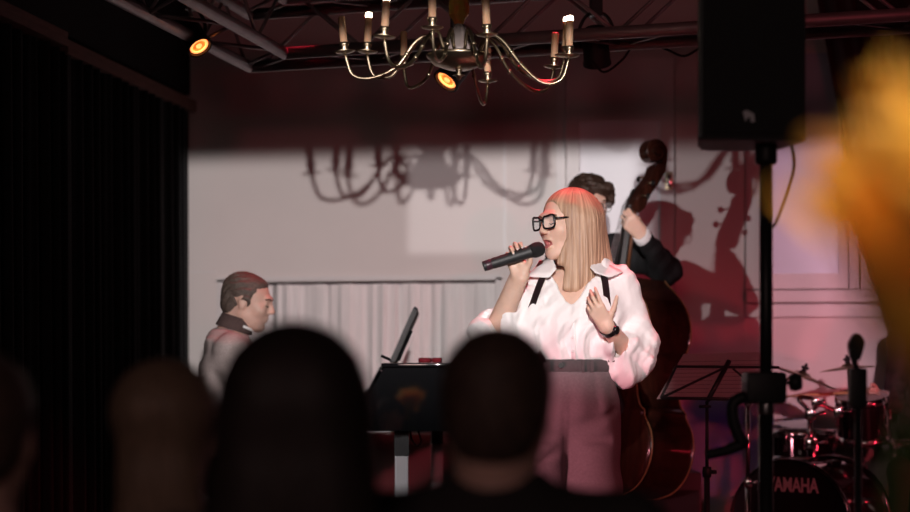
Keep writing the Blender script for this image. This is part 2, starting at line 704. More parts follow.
def hand_prims(w, X, Y, right, curls, thumb=((0.5, 0.8, 0.25), 20, 25), sc=1.0, spread=4.0, k=0.006):
    """w wrist, X along the fingers, Y towards the thumb, curls: (knuckle, middle, tip) degrees index..little"""
    w = np.asarray(w, float)
    X = np.asarray(X, float)
    X = X / np.linalg.norm(X)
    Y = np.asarray(Y, float)
    Y = Y - X * (X @ Y)
    Y /= np.linalg.norm(Y)
    Z = np.cross(X, Y) * (-1 if right else 1)      # Z points out of the palm
    M = np.stack([X, Y, Z], 1)
    P = lambda v: w + M @ (np.asarray(v, float) * sc)
    ys = [0.0275, 0.0092, -0.0092, -0.026]
    kn = [0.088, 0.092, 0.087, 0.078]
    ln = [(0.042, 0.026, 0.02), (0.046, 0.030, 0.021), (0.043, 0.028, 0.02), (0.033, 0.021, 0.018)]
    rr = [0.0088, 0.009, 0.0086, 0.0076]
    p = []
    for y, x in zip(ys, kn):
        p.append(cone(P((0.004, y * 0.62, 0)), P((x, y, 0)), 0.0135 * sc, 0.0105 * sc, 0.012 * sc))
    p.append(ell(P((0.035, 0.018, 0.008)), (0.032 * sc, 0.016 * sc, 0.014 * sc), 0.012 * sc, 'u', M))
    tips = []
    for i in range(4):
        a = 0.0
        pos = np.array((kn[i], ys[i], 0.0))
        sp = R(spread) * (1.5 - i)
        r0 = rr[i]
        for j in range(3):
            a += R(curls[i][j])
            d = np.array((math.cos(a) * math.cos(sp), math.sin(sp) * math.cos(a), math.sin(a)))
            q = pos + d * ln[i][j]
            p.append(cone(P(pos), P(q), r0 * sc, (r0 - 0.0009) * sc, (k if j == 0 else 0.003) * sc))
            pos, r0 = q, r0 - 0.0009
        tips.append((P(pos), M @ d, r0 * sc))
    d, b1, b2 = thumb
    d = np.array(d, float)
    d /= np.linalg.norm(d)
    pos = np.array((0.022, 0.022, 0.006))
    ax = np.array((1.0, -0.2, 0.3))
    r0 = 0.0125
    for j, (L, bend) in enumerate(((0.040, 0), (0.032, b1), (0.026, b2))):
        t = R(bend)
        f = ax - d * (ax @ d)
        f /= np.linalg.norm(f)
        d = d * math.cos(t) + f * math.sin(t)
        q = pos + d * L
        p.append(cone(P(pos), P(q), r0 * sc, (r0 - 0.0015) * sc, (0.012 if j == 0 else 0.004) * sc))
        pos, r0 = q, r0 - 0.0015
    tips.append((P(pos), M @ d, r0 * sc))
    hand_prims.tips = tips
    hand_prims.P = P
    return p


def wrinkle(amp, *waves):
    """cloth folds: warped travelling ridges. wave = (direction, wavelength, warp direction, warp length, weight)"""
    W_ = []
    for d, wl, e, el, wt in waves:
        d = _f(d)
        e = _f(e)
        W_.append((d / np.linalg.norm(d) * 2 * PI / wl, e / np.linalg.norm(e) * 2 * PI / el, wt))

    def fn(P):
        t = 0
        for d, e, wt in W_:
            ph = P @ e
            x = np.sin(P @ d + 1.6 * np.sin(ph) + 0.7 * np.sin(2.3 * ph + 1.0))
            t = t + wt * (x * np.abs(x)) * (0.55 + 0.45 * np.sin(ph * 0.63 + 2.0))
        return (amp * t).astype(np.float32)
    return fn

# ------------------------------------------------------------------ palette
M_wall = mat('white_wall_paint', (0.75, 0.685, 0.67), 0.75, noise=0.05, nscale=1.6, bump=0.05, bscale=90)
M_trimw = mat('white_gloss_trim', (0.74, 0.70, 0.70), 0.45, noise=0.04, nscale=4)
M_pane = mat('frosted_white_pane', (0.80, 0.79, 0.84), 0.35, noise=0.03, nscale=2)
M_black = mat('black_matte', (0.012, 0.011, 0.012), 0.8, noise=0.2)
M_blackw = mat('black_wall', (0.010, 0.009, 0.010), 0.9, noise=0.2, nscale=3)
M_drape = mat('black_molton', (0.006, 0.0055, 0.006), 0.95, noise=0.25, nscale=30, sheen=0.1)
M_rail = mat('brown_rail_wood', (0.20, 0.10, 0.085), 0.5, noise=0.25, nscale=12, stretch=(8, 1, 8))
M_ceil = mat('dark_ceiling', (0.05, 0.035, 0.035), 0.9, noise=0.1)
M_floor = mat('dark_floorboards', (0.05, 0.035, 0.03), 0.5, noise=0.3, nscale=6, stretch=(1, 8, 1))
M_alu = mat('truss_aluminium', (0.36, 0.30, 0.31), 0.5, metal=0.55, noise=0.15, nscale=14)
M_chrome = mat('chrome', (0.75, 0.74, 0.75), 0.12, metal=1.0)
M_steel = mat('brushed_steel', (0.55, 0.54, 0.55), 0.3, metal=1.0, noise=0.1)
M_brass = mat('aged_brass', (0.40, 0.31, 0.21), 0.33, metal=1.0, noise=0.25, nscale=20)
M_blkplas = mat('black_plastic', (0.022, 0.022, 0.023), 0.5, noise=0.1, nscale=30, bump=0.05, bscale=300)
M_blkmet = mat('black_metal', (0.03, 0.03, 0.032), 0.4, metal=0.3, noise=0.1)
M_skin = mat('skin', (0.72, 0.47, 0.37), 0.48, noise=0.08, nscale=30, sss=0.12)
M_curt = mat('white_sheer_cotton', (0.82, 0.77, 0.77), 0.9, noise=0.06, nscale=10, stretch=(6, 6, 0.6))

# ------------------------------------------------------------------ the room
def boxobj(name, x0, x1, y0, y1, z0, z1, m, parent=None, bev=0.0):
    bm = bmesh.new()
    bx(bm, x0, x1, y0, y1, z0, z1, bev)
    return obj(name, bm, m, parent)


UL, UR, ZC, VB = -3.06, 3.3, 3.35, -2.4
struct(boxobj('floor', UL, UR, VB, WV + 0.3, -0.1, 0.0, M_floor))
struct(boxobj('ceiling', UL, UR, VB, WV + 0.3, ZC, ZC + 0.1, M_ceil))
struct(boxobj('wall_left', UL - 0.1, UL, VB, WV + 0.3, 0, ZC, M_blackw))
struct(boxobj('wall_right', UR, UR + 0.1, VB, WV + 0.3, 0, ZC, M_blackw))
struct(boxobj('wall_rear', UL, UR, VB - 0.1, VB, 0, ZC, M_blackw))
struct(boxobj('stage_floor', UL, UR, 4.7, WV + 0.3, 0.0, STAGE, mat('black_stage_floor', (0.03, 0.022, 0.022), 0.45, noise=0.2, nscale=5)),
       'low black stage platform along the white wall', 'stage')

# back wall with the curtained window niche
wl, wr = wu(226), wu(496)
wt, wb = wz(360, 281), 0.93
bm = bmesh.new()
bx(bm, UL, wl, WV, WV + 0.2, 0, ZC)
bx(bm, wr, UR, WV, WV + 0.2, 0, ZC)
bx(bm, wl, wr, WV, WV + 0.2, wt, ZC)
bx(bm, wl, wr, WV, WV + 0.2, 0, wb)
bx(bm, wl, wr, WV + 0.19, WV + 0.3, wb, wt)
wall = struct(obj('wall_back', bm, M_wall))
# thin casing around the niche
win = struct(thing('window_1', 'wide curtained window niche behind the piano', 'window', (0, 0, 0)))
for a in ((wl - 0.045, wl, wb - 0.05, wt + 0.012), (wr, wr + 0.03, wb - 0.05, wt + 0.012)):
    boxobj('window_frame', a[0], a[1], WV - 0.012, WV, a[2], a[3], M_trimw, win)
boxobj('window_frame', wl - 0.045, wr + 0.03, WV - 0.012, WV, wt, wt + 0.025, M_trimw, win)
boxobj('window_sill', wl - 0.06, wr + 0.05, WV - 0.06, WV + 0.02, wb - 0.05, wb, M_trimw, win, 0.006)
bm = bmesh.new()
cyl(bm, (wl, WV + 0.05, wt - 0.008), (wr, WV + 0.05, wt - 0.008), 0.005)
obj('curtain_rail', bm, mat('dark_curtain_rail', (0.05, 0.035, 0.035), 0.5), win)
# vertical board joint in the white wall
struct(boxobj('trim_1', wu(503.5), wu(506), WV - 0.004, WV, wz(505, 262), wz(505, 90), M_trimw))
struct(boxobj('trim_2', UL, wl - 0.05, WV - 0.006, WV, wt + 0.05, wt + 0.058, M_trimw))


def curtain(u0, u1, nf, ph, label):
    def fn(s, t):
        x = u0 + (u1 - u0) * s
        a = 0.016 * (0.75 + 0.5 * t)
        f = math.sin(s * nf * 1.2 * PI + ph) ** 3 * 1.2 + 0.35 * math.sin(s * nf * 4.1 * PI + 1.3 * ph + t * 0.8)
        return (x + 0.004 * math.sin(s * nf * 4 * PI + t), WV + 0.052 + a * f, wt - 0.012 - t * (wt - wb - 0.03))
    o = obj('curtain', sheet(fn, int(nf * 16), 10), M_curt, None, True)
    return tag(o, label, 'curtain', 'white curtains in the window niche')


curtain(wl + 0.01, wu(271), 2.2, 0.4, 'narrow white curtain panel hanging beside the seated pianist')
curtain(wu(272), wu(323), 2.6, 2.1, 'white curtain panel with sharp folds right of the pianist')
curtain(wu(322), wu(402), 3.6, 1.0, 'white curtain panel hanging behind the upright music desk')
curtain(wu(401), wr - 0.01, 4.2, 3.3, 'white curtain panel hanging between music desk and singer')

# folding door and high windows in the right half of the back wall
YF = WV - 0.03
dr = struct(thing('door_1', 'white door leaf with pale panel behind the bassist', 'door'))
ztop = wz(620, 60)
z0 = STAGE
pz = wz(620, 122)
boxobj('door_frame', wu(557), wu(566), YF, WV, z0, ztop, M_trimw, dr)
boxobj('door_frame', wu(567.5), wu(580), YF - 0.012, WV, z0, ztop, M_trimw, dr)
boxobj('door_stile', wu(661), wu(674.5), YF - 0.012, WV, z0, ztop, M_trimw, dr)
boxobj('door_rail', wu(580), wu(661), YF - 0.012, WV, pz, ztop, M_trimw, dr)
boxobj('door_rail', wu(580), wu(661), YF - 0.012, WV, z0, wz(620, 330), M_trimw, dr)
boxobj('door_panel', wu(580), wu(661), YF + 0.012, WV, wz(620, 330), pz, M_pane, dr)
bm = bmesh.new()
hu, hz = wallp(669.5, 182)
bx(bm, hu - 0.018, hu + 0.018, YF - 0.020, YF - 0.010, hz - 0.045, hz + 0.045, 0.004)
hd_ = obj('handle_plate', bm, M_brass, dr, 'auto')
bm = bmesh.new()
bx(bm, hu - 0.010, hu + 0.010, YF - 0.032, YF - 0.018, hz - 0.030, hz + 0.030, 0.005)
obj('handle_grip', bm, M_chrome, hd_, 'auto')
bm = bmesh.new()
cyl(bm, (wu(566.8), YF - 0.02, wz(566, 60)), (wu(566.8), YF - 0.02, wz(566, 158)), 0.006, None, 8)
obj('espagnolette_rod', bm, M_trimw, dr, True)

d2 = struct(thing('door_2', 'plain white wall panel carrying the shadow of the bass player', 'door'))
boxobj('door_panel', wu(676), wu(744.5), YF + 0.004, WV, z0, ztop, M_wall, d2)
w2 = struct(thing('window_2', 'white framed high window with frosted panes behind the drums', 'window'))
for a, b_ in ((746, 771), (839, 848), (849.5, 859.5), (861, 868), (930, 960)):
    boxobj('window_frame', wu(a), wu(b_), YF - 0.012, WV, wz(800, 289), ztop, M_trimw, w2)
for a, b_ in ((771, 839), (868, 930)):
    boxobj('pane', wu(a), wu(b_), YF + 0.012, WV, wz(800, 274), ztop, mat('lavender_grey_pane', (0.50, 0.53, 0.66), 0.3, noise=0.06, nscale=1.5), w2)
    boxobj('window_frame', wu(a), wu(b_), YF - 0.012, WV, wz(800, 289), wz(800, 274), M_trimw, w2)
boxobj('window_ledge', wu(746), wu(965), YF - 0.03, WV, wz(800, 303), wz(800, 290.5), M_trimw, w2, 0.006)
boxobj('window_apron', wu(746), wu(965), YF - 0.012, WV, wz(800, 317), wz(800, 304.5), M_trimw, w2)
boxobj('window_post', wu(698), wu(717), WV - 0.06, WV, STAGE, wz(705, 468), M_trimw, w2)

# ------------------------------------------------------------------ black drapes on the left wall, rails above
def drape(v0, v1, zt, nf, label, off=0.0):
    def fn(s, t):
        y = v0 + (v1 - v0) * s
        f = math.sin(s * nf * 2 * PI) + 0.4 * math.sin(s * nf * 4.6 * PI + 1)
        return (UL + 0.165 + off + 0.035 * f * (0.7 + 0.4 * t), y, zt - t * (zt - STAGE - 0.012))
    o = obj('stage_drape', sheet(fn, int(nf * 12), 6), M_drape, None, True)
    return tag(o, label, 'curtain', 'black drapes along the left wall')


RZ = 2.62
vbr = 6.82
drape(4.75, vbr - 0.02, RZ - 0.03, 17, 'black stage drape nearest the audience at the left edge', 0.02)
drape(vbr + 0.02, WV - 0.05, RZ - 0.03, 14, 'black stage drape running back to the white wall')
for v0, v1, dz, lab in ((4.75, vbr, 0.03, 'brown wooden curtain rail over the nearer black drape'), (vbr, WV, 0.0, 'brown wooden curtain rail over the farther black drape')):
    o = boxobj('drape_rail', UL, UL + 0.20, v0, v1, RZ - 0.035 + dz, RZ + 0.025 + dz, M_rail)
    tag(o, lab, 'rail')

struct(boxobj('trim_3', UL, UL + 0.165, 4.75, WV, RZ + 0.055, ZC, M_blackw))

# dark red drape, tied back, at the right edge
edge = [(812, -120), (818, 0), (838, 105), (862, 236), (884, 300), (899, 345), (930, 420)]
def rdrape(s, t):
    py = -120 + t * 540
    for (xa, ya), (xb, yb) in zip(edge, edge[1:]):
        if ya <= py <= yb:
            ex = xa + (xb - xa) * (py - ya) / (yb - ya)
            break
    x = ex + (1120 - ex) * s
    q = wallp(x, py, 8.33)
    return (q[0], 8.33 + 0.05 * math.sin(s * 9 * 2 * PI + 0.6) + 0.02 * math.sin(s * 21 * PI + t * 3), q[1])
o = obj('tied_back_drape', sheet(rdrape, 110, 18, 0.006), mat('dark_red_velvet', (0.055, 0.012, 0.016), 0.9, noise=0.2, nscale=20, sheen=0.3), None, True)
tag(o, 'dark red drape pulled aside at the right edge', 'curtain')

# ------------------------------------------------------------------ lighting truss (four chords, two runs meeting in a corner)
TZ, TW, TH = 2.526, 0.24, 0.22
A0 = w3((250 - CX) / FPX * 7.2, 7.2, TZ)
ta = R(5.0)
dx = Vector((math.cos(ta), math.sin(-ta) * -1.0 if False else -math.sin(R(7.0)), 0)).normalized()
dx = (w3(0.947, 6.61, TZ) - A0).normalized()
dy = (w3(-1.156, 5.9, TZ) - A0).normalized()
truss = thing('lighting_truss', 'grey aluminium box truss with cross braces under the ceiling', 'truss', tuple(A0), (0, 0, 0))
runs = [(dx, dy, 3.3), (dy, dx, 4.4)]
for d, side, L in runs:
    for sz in (0, 1):
        for sw in (0, 1):
            bm = bmesh.new()
            p0 = side * TW * sw + Vector((0, 0, TH * sz)) + d * (TW if sw else 0) * 1.0
            cyl(bm, p0, p0 - d * 0 + d * (L - (TW if sw else 0)), 0.0245, None, 12)
            obj('chord', bm, M_alu, truss, True)
    n = int(L / 0.26)
    for i in range(n):
        a, b_ = d * (0.05 + i * 0.26), d * (0.05 + (i + 1) * 0.26)
        for face in range(4):
            o0, o1 = [(Vector((0, 0, 0)), Vector((0, 0, TH))), (side * TW, side * TW + Vector((0, 0, TH))),
                      (Vector((0, 0, 0)), side * TW), (Vector((0, 0, TH)), side * TW + Vector((0, 0, TH)))][face]
            if i % 2:
                o0, o1 = o1, o0
            if i == 0 and face in (1,):
                continue
            bm = bmesh.new()
            cyl(bm, a + o0, b_ + o1, 0.0075, None, 6)
            obj('brace', bm, M_alu, truss, True)


# ------------------------------------------------------------------ spotlights hung in the truss
M_lens = mat('glowing_lens', (1.0, 0.5, 0.2), 0.3, emit=(1.0, 0.07, 0.01), estr=0.8)
M_filament = mat('glowing_lamp', (1.0, 0.9, 0.7), 0.3, emit=(1.0, 0.30, 0.08), estr=2.6)


def par_can(px, py, D, aim, label, lit=True, size=1.0, hang=0.16):
    c = cp(px, py, D)
    t = thing('spotlight', label, 'spotlight', tuple(c), (0, 0, YAW), 'spotlights hung from the truss')
    M = align((0, 0, 0), aim)
    s = size
    bm = bmesh.new()
    lathe(bm, [(0.0, -0.17 * s), (0.045 * s, -0.165 * s), (0.062 * s, -0.12 * s), (0.062 * s, -0.01 * s), (0.066 * s, 0.0), (0.066 * s, 0.012 * s), (0.055 * s, 0.012 * s), (0.053 * s, -0.004 * s), (0.0, -0.006 * s)], 24, M)
    body = obj('can', bm, M_blkmet, t, 'auto')
    bm = bmesh.new()
    lathe(bm, [(0.0, -0.001 * s), (0.05 * s, -0.002 * s), (0.05 * s, -0.006 * s), (0.0, -0.006 * s)], 24, M)
    ln = obj('lens', bm, M_lens if lit else M_blkmet, body, True)
    if lit:
        bm = bmesh.new()
        lathe(bm, [(0.036 * s, 0.003 * s), (0.047 * s, 0.003 * s), (0.047 * s, -0.001 * s), (0.036 * s, -0.001 * s)], 24, M, False)
        obj('glowing_ring', bm, M_filament, ln, True)
        bm = bmesh.new()
        lathe(bm, [(0.0, 0.004 * s), (0.014 * s, 0.003 * s), (0.016 * s, 0.0)], 16, M, False)
        obj('lamp', bm, M_filament, ln, True)
    a = Vector(aim).normalized()
    side = a.cross(Vector((0, 0, 1))).normalized() * 0.075 * s
    bm = bmesh.new()
    top = Vector((0, 0, hang)) - a * 0.07
    tube(bm, smooth_path([side - a * 0.07 * s, side * 1.05 + Vector((0, 0, hang * 0.6)) - a * 0.07 * s, top + side * 0.5, top - side * 0.5, -side * 1.05 + Vector((0, 0, hang * 0.6)) - a * 0.07 * s, -side - a * 0.07 * s], 5), 0.007, 6)
    obj('yoke', bm, M_blkmet, t, True)
    bm = bmesh.new()
    bx(bm, top.x - 0.025, top.x + 0.025, top.y - 0.03, top.y + 0.03, top.z - 0.01, top.z + 0.07, 0.006)
    obj('clamp', bm, M_blkmet, t)
    return t


par_can(199, 46, 6.55, (0.50, -0.40, -0.76), 'black spotlight with glowing orange lens beside the black drape', size=0.78, hang=0.10)
par_can(447, 80, 6.75, (-0.54, -0.38, -0.75), 'black spotlight with glowing orange lens below the chandelier bowl', size=0.85, hang=0.16)
par_can(597, 62, 6.75, (0.1, 0.5, -0.85), 'unlit black spotlight on the truss right of the chandelier', False, 0.85, 0.12)
for pts, lab in (([(592, 60), (604, 72), (622, 60), (632, 46)], 'black cable looping down from the unlit spotlight'),
                 ([(652, 44), (668, 50), (684, 56), (700, 48)], 'black cable sagging under the truss near the loudspeaker')):
    P = [cp(x, y, 6.7) - A0 for x, y in pts]
    bm = bmesh.new()
    tube(bm, smooth_path([p - P[0] for p in P], 6), 0.005, 6)
    obj('cable', bm, M_black, truss, True, tuple(P[0]))

# ------------------------------------------------------------------ chandelier
CD = 5.8
ch_c = cp(459, 0, CD)
ch_c.z = 0
ch = thing('chandelier', 'brass chandelier with curved arms and cream candle sleeves', 'chandelier', tuple(ch_c), (0, 0, YAW))
zb = HC + (HY - 53) / FPX * CD
M_sleeve = mat('cream_candle_sleeve', (0.78, 0.46, 0.28), 0.5, noise=0.25, nscale=20, stretch=(1, 1, 0.3), sss=0.2)
M_bulb = mat('lit_bulb', (1, 0.95, 0.85), 0.3, emit=(1.0, 0.80, 0.55), estr=14.0)
M_glass = mat('red_amber_glass', (0.75, 0.14, 0.05), 0.08, trans=0.25, noise=0.5, nscale=30, col2=(0.55, 0.42, 0.08))
M_clear = mat('smoked_glass', (0.55, 0.45, 0.42), 0.1, trans=0.6, noise=0.2)
zbowl = HC + (HY - 70) / FPX * CD
bm = bmesh.new()
lathe(bm, [(0.0, zbowl), (0.04, zbowl + 0.002), (0.085, zbowl + 0.018), (0.108, zbowl + 0.042), (0.112, zbowl + 0.050), (0.095, zbowl + 0.055), (0.05, zbowl + 0.058), (0.02, zbowl + 0.06)], 32)
obj('bowl', bm, M_brass, ch, True)
bm = bmesh.new()
lathe(bm, [(0.0, zbowl - 0.036), (0.006, zbowl - 0.032), (0.010, zbowl - 0.022), (0.022, zbowl - 0.018), (0.006, zbowl - 0.012), (0.010, zbowl - 0.004), (0.016, zbowl + 0.004)], 16)
obj('finial', bm, M_brass, ch, True)
bm = bmesh.new()
z = zbowl + 0.055
lathe(bm, [(0.075, z), (0.062, z + 0.02), (0.04, z + 0.05), (0.022, z + 0.085), (0.016, z + 0.10)], 24)
obj('glass_cone', bm, M_clear, ch, True)
bm = bmesh.new()
z += 0.10
lathe(bm, [(0.016, z), (0.022, z + 0.015), (0.034, z + 0.03), (0.036, z + 0.06), (0.030, z + 0.10), (0.028, z + 0.16), (0.034, z + 0.20), (0.02, z + 0.24), (0.012, z + 0.26)], 12)
obj('glass_stem', bm, M_glass, ch)
bm = bmesh.new()
cyl(bm, (0, 0, zbowl + 0.05), (0, 0, 3.35), 0.006, None, 8)
obj('hanging_rod', bm, M_brass, ch, True)
bm = bmesh.new()
lathe(bm, [(0.0, 3.35), (0.06, 3.348), (0.05, 3.32), (0.015, 3.30)], 20)
obj('ceiling_cup', bm, M_brass, ch, True)
# arms: (candle px, bobeche py, lit, lean)
ARMS = [(345, 53, 0, -.10), (367, 53, 1, .05), (384, 38, 1, .06), (432, 29, 0, 0), (487, 36, 0, -.05), (404, 66, 0, 0), (488, 82, 0, 0), (554, 68, 0, .04), (565, 57, 1, .05), (569, 57, 1, .02)]
DEP = [0.02, 0.06, -0.26, -0.38, -0.33, 0.34, 0.40, 0.22, 0.10, -0.04]
for (px, py, lit, lean), dd in zip(ARMS, DEP):
    D = CD + dd
    x = (px - 459) / FPX * D
    zz = HC + (HY - py) / FPX * D
    rad = math.hypot(x, dd)
    ux, uy = x / rad, dd / rad
    P = lambda r_, h_: Vector((ux * r_, uy * r_, h_))
    zb0 = zbowl + 0.06
    pts = smooth_path([P(0.075, zb0), P(0.105, zb0 + 0.055), P(0.15, zb0 + 0.035), P(0.21, zb0 - 0.045), P(rad * 0.76, zz - 0.085), P(rad * 0.93, zz - 0.075), P(rad, zz - 0.004)], 6)
    bm = bmesh.new()
    tube(bm, pts, 0.0058, 8)
    arm = obj('arm', bm, M_brass, ch, True)
    for q in (0.42, 0.5):
        bm = bmesh.new()
        m_ = pts[int(len(pts) * q)]
        bmesh.ops.create_uvsphere(bm, u_segments=8, v_segments=6, radius=0.009, matrix=Matrix.Translation(m_))
        obj('knop', bm, M_brass, arm, True)
    T = Matrix.Translation(P(rad, zz)) @ Matrix.Rotation(lean, 4, 'Y')
    bm = bmesh.new()
    lathe(bm, [(0.005, -0.004), (0.03, 0.002), (0.037, 0.006), (0.028, 0.006), (0.012, 0.004)], 20, T)
    obj('drip_pan', bm, M_brass, arm, True)
    bm = bmesh.new()
    lathe(bm, [(0.008, 0.004), (0.013, 0.012), (0.010, 0.018), (0.0155, 0.026), (0.0165, 0.036)], 16, T)
    obj('candle_cup', bm, M_brass, arm, True)
    bm = bmesh.new()
    lathe(bm, [(0.0125, 0.03), (0.0125, 0.12), (0.0100, 0.124), (0.0, 0.124)], 14, T)
    sl = obj('candle_sleeve', bm, M_sleeve, arm, True)
    if lit:
        bm = bmesh.new()
        lathe(bm, [(0.0112, 0.118), (0.0125, 0.130), (0.0105, 0.138), (0.0, 0.141)], 12, T)
        obj('bulb', bm, M_bulb, sl, True)

# ------------------------------------------------------------------ the singer
sg = Fig(580, 6.0, STAGE)
F = sg
singer = sg.root('person', 'singer in white blouse and dark braces holding a microphone to her mouth', 'person')
M_shirt = mat('white_blouse_cotton', (0.90, 0.86, 0.86), 0.75, noise=0.03, nscale=14, bump=0.12, bscale=28, sheen=0.1)
M_trou = mat('grey_wool_trousers', (0.22, 0.20, 0.205), 0.85, noise=0.12, nscale=120, bump=0.06, bscale=200)
M_band = mat('grey_waistband', (0.095, 0.088, 0.09), 0.85, noise=0.12, nscale=90)
M_strap = mat('dark_brown_strap', (0.045, 0.022, 0.025), 0.6, noise=0.2, nscale=60)
M_frame = mat('black_acetate', (0.010, 0.009, 0.010), 0.25, coat=0.3)
M_lip = mat('red_lipstick', (0.48, 0.15, 0.15), 0.35)

hS = headframe(F(567, 224.5, 0.0), R(-56), R(-3), R(2), 1.04)
neck0 = F(574, 262, 0.02)
# arms
shR, elR, wrR = F(541, 287, 0.0), F(494, 336, -0.06), F(517, 276, -0.14)      # her right arm (left in the picture), raised
shL, elL, wrL = F(621, 287, 0.02), F(637, 362, 0.02), F(607, 327, -0.18)      # her left arm
micA, micB = F(483.5, 266.5, -0.20), F(537.5, 249.5, -0.185)
mdir = (micB - micA) / np.linalg.norm(micB - micA)
up = np.array((0, 0, 1.0)) - mdir * mdir[2]
up /= np.linalg.norm(up)
torso = [ell(F(580, 312, 0.0), (0.155, 0.105, 0.15), 0.05),
         ell(F(577, 350, 0.0), (0.128, 0.095, 0.10), 0.06),
         cone(F(547, 284, 0.01), F(616, 284, 0.02), 0.052, 0.052, 0.05),
         ell(F(560, 318, -0.065), (0.062, 0.055, 0.062), 0.05),
         ell(F(598, 318, -0.060), (0.062, 0.055, 0.062), 0.05)]
hips = [ell(F(575, 398, 0.0), (0.142, 0.112, 0.13), 0.06)]
legs = []
for (a, k_, an) in ((F(547, 425, 0), F(534, 545, -0.02), F(530, 655, 0.03)), (F(593, 425, 0), F(594, 545, -0.02), F(599, 655, 0.03))):
    legs += [cone(a, k_, 0.082, 0.066, 0.03), cone(k_, an, 0.062, 0.036, 0.03)]
body = offset(torso, -0.004) + hips + legs
body += [cone(neck0 + np.array((0, 0, -0.06)), hS(-0.028, 0, -0.055), 0.052, 0.050, 0.04)]
body += [cone(shR, elR, 0.045, 0.036, 0.03), cone(elR, wrR, 0.040, 0.026, 0.02, flat=((0, 1, 0), 0.92)),
         cone(shL, elL, 0.045, 0.036, 0.03), cone(elL, wrL, 0.040, 0.026, 0.02)]
# mic hand: palm behind the microphone, fingers over its top
wr_m = wrR
hp = hand_prims(micA * 0.42 + micB * 0.58 + np.array((0, 0.032, 0)) - up * 0.078, up + np.array((0.02, 0.06, 0)), mdir, True,
                [(30, 62, 48), (34, 66, 50), (36, 70, 50), (38, 72, 48)], ((0.72, 0.62, 0.5), 25, 30), 0.92, 2.0)
tipsR = hand_prims.tips
body += [cone(elR, hand_prims.P((0.0, 0, 0)), 0.036, 0.024, 0.02)]
body += hp
hp2 = hand_prims(wrL, (-0.50, -0.30, 0.78), (0.62, -0.25, 0.62), False,
                 [(14, 30, 22), (26, 36, 24), (34, 40, 26), (42, 42, 28)], ((0.62, 0.80, 0.1), 4, 6), 0.84, 4.0)
tipsL = hand_prims.tips
body += hp2
feet = []
for x in (527, 604):
    a = F(x, 665, 0.02)
    a[2] = 0.05
    feet.append(a)
    body += [cone(a + np.array((0, 0.02, 0.02)), a + np.array((-0.02, -0.14, -0.015)), 0.036, 0.026, 0.03)]
body += head_prims(hS, True, 0.012)
lo, hi = F(466, 180, 0) + np.array((0, -0.36, 0)), F(668, 680, 0) + np.array((0, 0.2, 0))
lo[2], hi[2] = 0.0, F(580, 180)[2]
bo = sobj('body', body, 0.0036, M_skin, singer, lo, hi, pad=0.02)
lipc = hS(0.09, 0, -0.06)
Ml = _f(hS.M)
def lipt(c):
    q = (c - _f(lipc)) @ Ml / hS.sc
    return (np.abs(q[:, 1]) < 0.022) & (q[:, 0] > -0.012) & (((q[:, 2] > -0.023) & (q[:, 2] < 0.012)) & (q[:, 1] ** 2 / 0.020 ** 2 + (q[:, 2] + 0.0055) ** 2 / 0.0145 ** 2 < 1))
paint(bo, M_lip, lipt)
lashes(hS, bo, M_frame)
brows(hS, bo, mat('brown_brow', (0.14, 0.08, 0.05), 0.7))
for tips, n in ((tipsR, 5), (tipsL, 5)):
    for (p, d, r_) in tips:
        bm = bmesh.new()
        M = align(p - d * r_ * 0.2, d)
        bmesh.ops.create_uvsphere(bm, u_segments=8, v_segments=6, radius=1.0, matrix=M @ Matrix.Diagonal((r_ * 0.8, r_ * 0.8, r_ * 1.35, 1)))
        obj('fingernail', bm, mat('pale_nail_polish', (0.86, 0.70, 0.66), 0.2), bo, True)

hc_ = hS(-0.035, 0, 0)
M_blond = mat('blond_hair', (0.66, 0.43, 0.29), 0.42, noise=0.5, nscale=13, bump=0.45, bscale=26, col2=(0.28, 0.145, 0.09), radial=(hc_[0], hc_[1]))
# hair: straight, shoulder length, parted, covering the ears
he = lambda c, r, k=0.02, op='u': ell(hS(*c), hS.r(*r), k, op, hS.M)
hair = [he((-0.026, 0, 0.034), (0.105, 0.087, 0.092)),
        cone(hS(-0.065, 0.0, 0.02), F(590, 262, 0.06), 0.072, 0.062, 0.03),
        cone(hS(-0.035, 0.062, 0.03), F(585, 283, -0.055), 0.036, 0.024, 0.03),
        cone(hS(0.0, 0.066, 0.02), F(567, 287, -0.085), 0.026, 0.016, 0.025),
        cone(hS(-0.05, 0.05, 0.0), F(599, 270, 0.0), 0.045, 0.028, 0.03),
        cone(hS(-0.085, 0.02, 0.01), F(606, 262, 0.03), 0.045, 0.022, 0.03), cone(hS(-0.02, 0.07, 0.0), F(576, 288, -0.075), 0.026, 0.018, 0.03),
        cone(hS(-0.04, 0.06, 0.0), F(592, 282, -0.035), 0.03, 0.020, 0.03),
        cone(hS(0.022, 0.060, 0.05), F(561, 262, -0.085), 0.020, 0.014, 0.02),
        cone(hS(-0.02, -0.07, 0.02), F(562, 272, 0.085), 0.034, 0.020, 0.03),
        ell(hS(0.085, 0.0, -0.03), hS.r(0.070, 0.067, 0.100), 0.012, 's', hS.M),
        he((0.10, 0.0, 0.03), (0.05, 0.055, 0.06), 0.012, 's')]
c0 = _f(hS(-0.035, 0, 0.0))
def strands(P):
    q = P - c0
    ang = np.arctan2(q[:, 1], q[:, 0])
    return (0.0011 * np.sin(ang * 34 + 4 * np.sin(q[:, 2] * 9)) + 0.0008 * np.sin(ang * 71 + 2 * np.sin(q[:, 2] * 14))).astype(np.float32) * np.clip((0.095 - q[:, 2]) * 14, 0, 1)
lo, hi = F(530, 300, 0) + np.array((0, -0.2, -0.03)), F(625, 180, 0) + np.array((0, 0.22, 0))
sobj('hair', hair, 0.0036, M_blond, bo, lo, hi, strands)

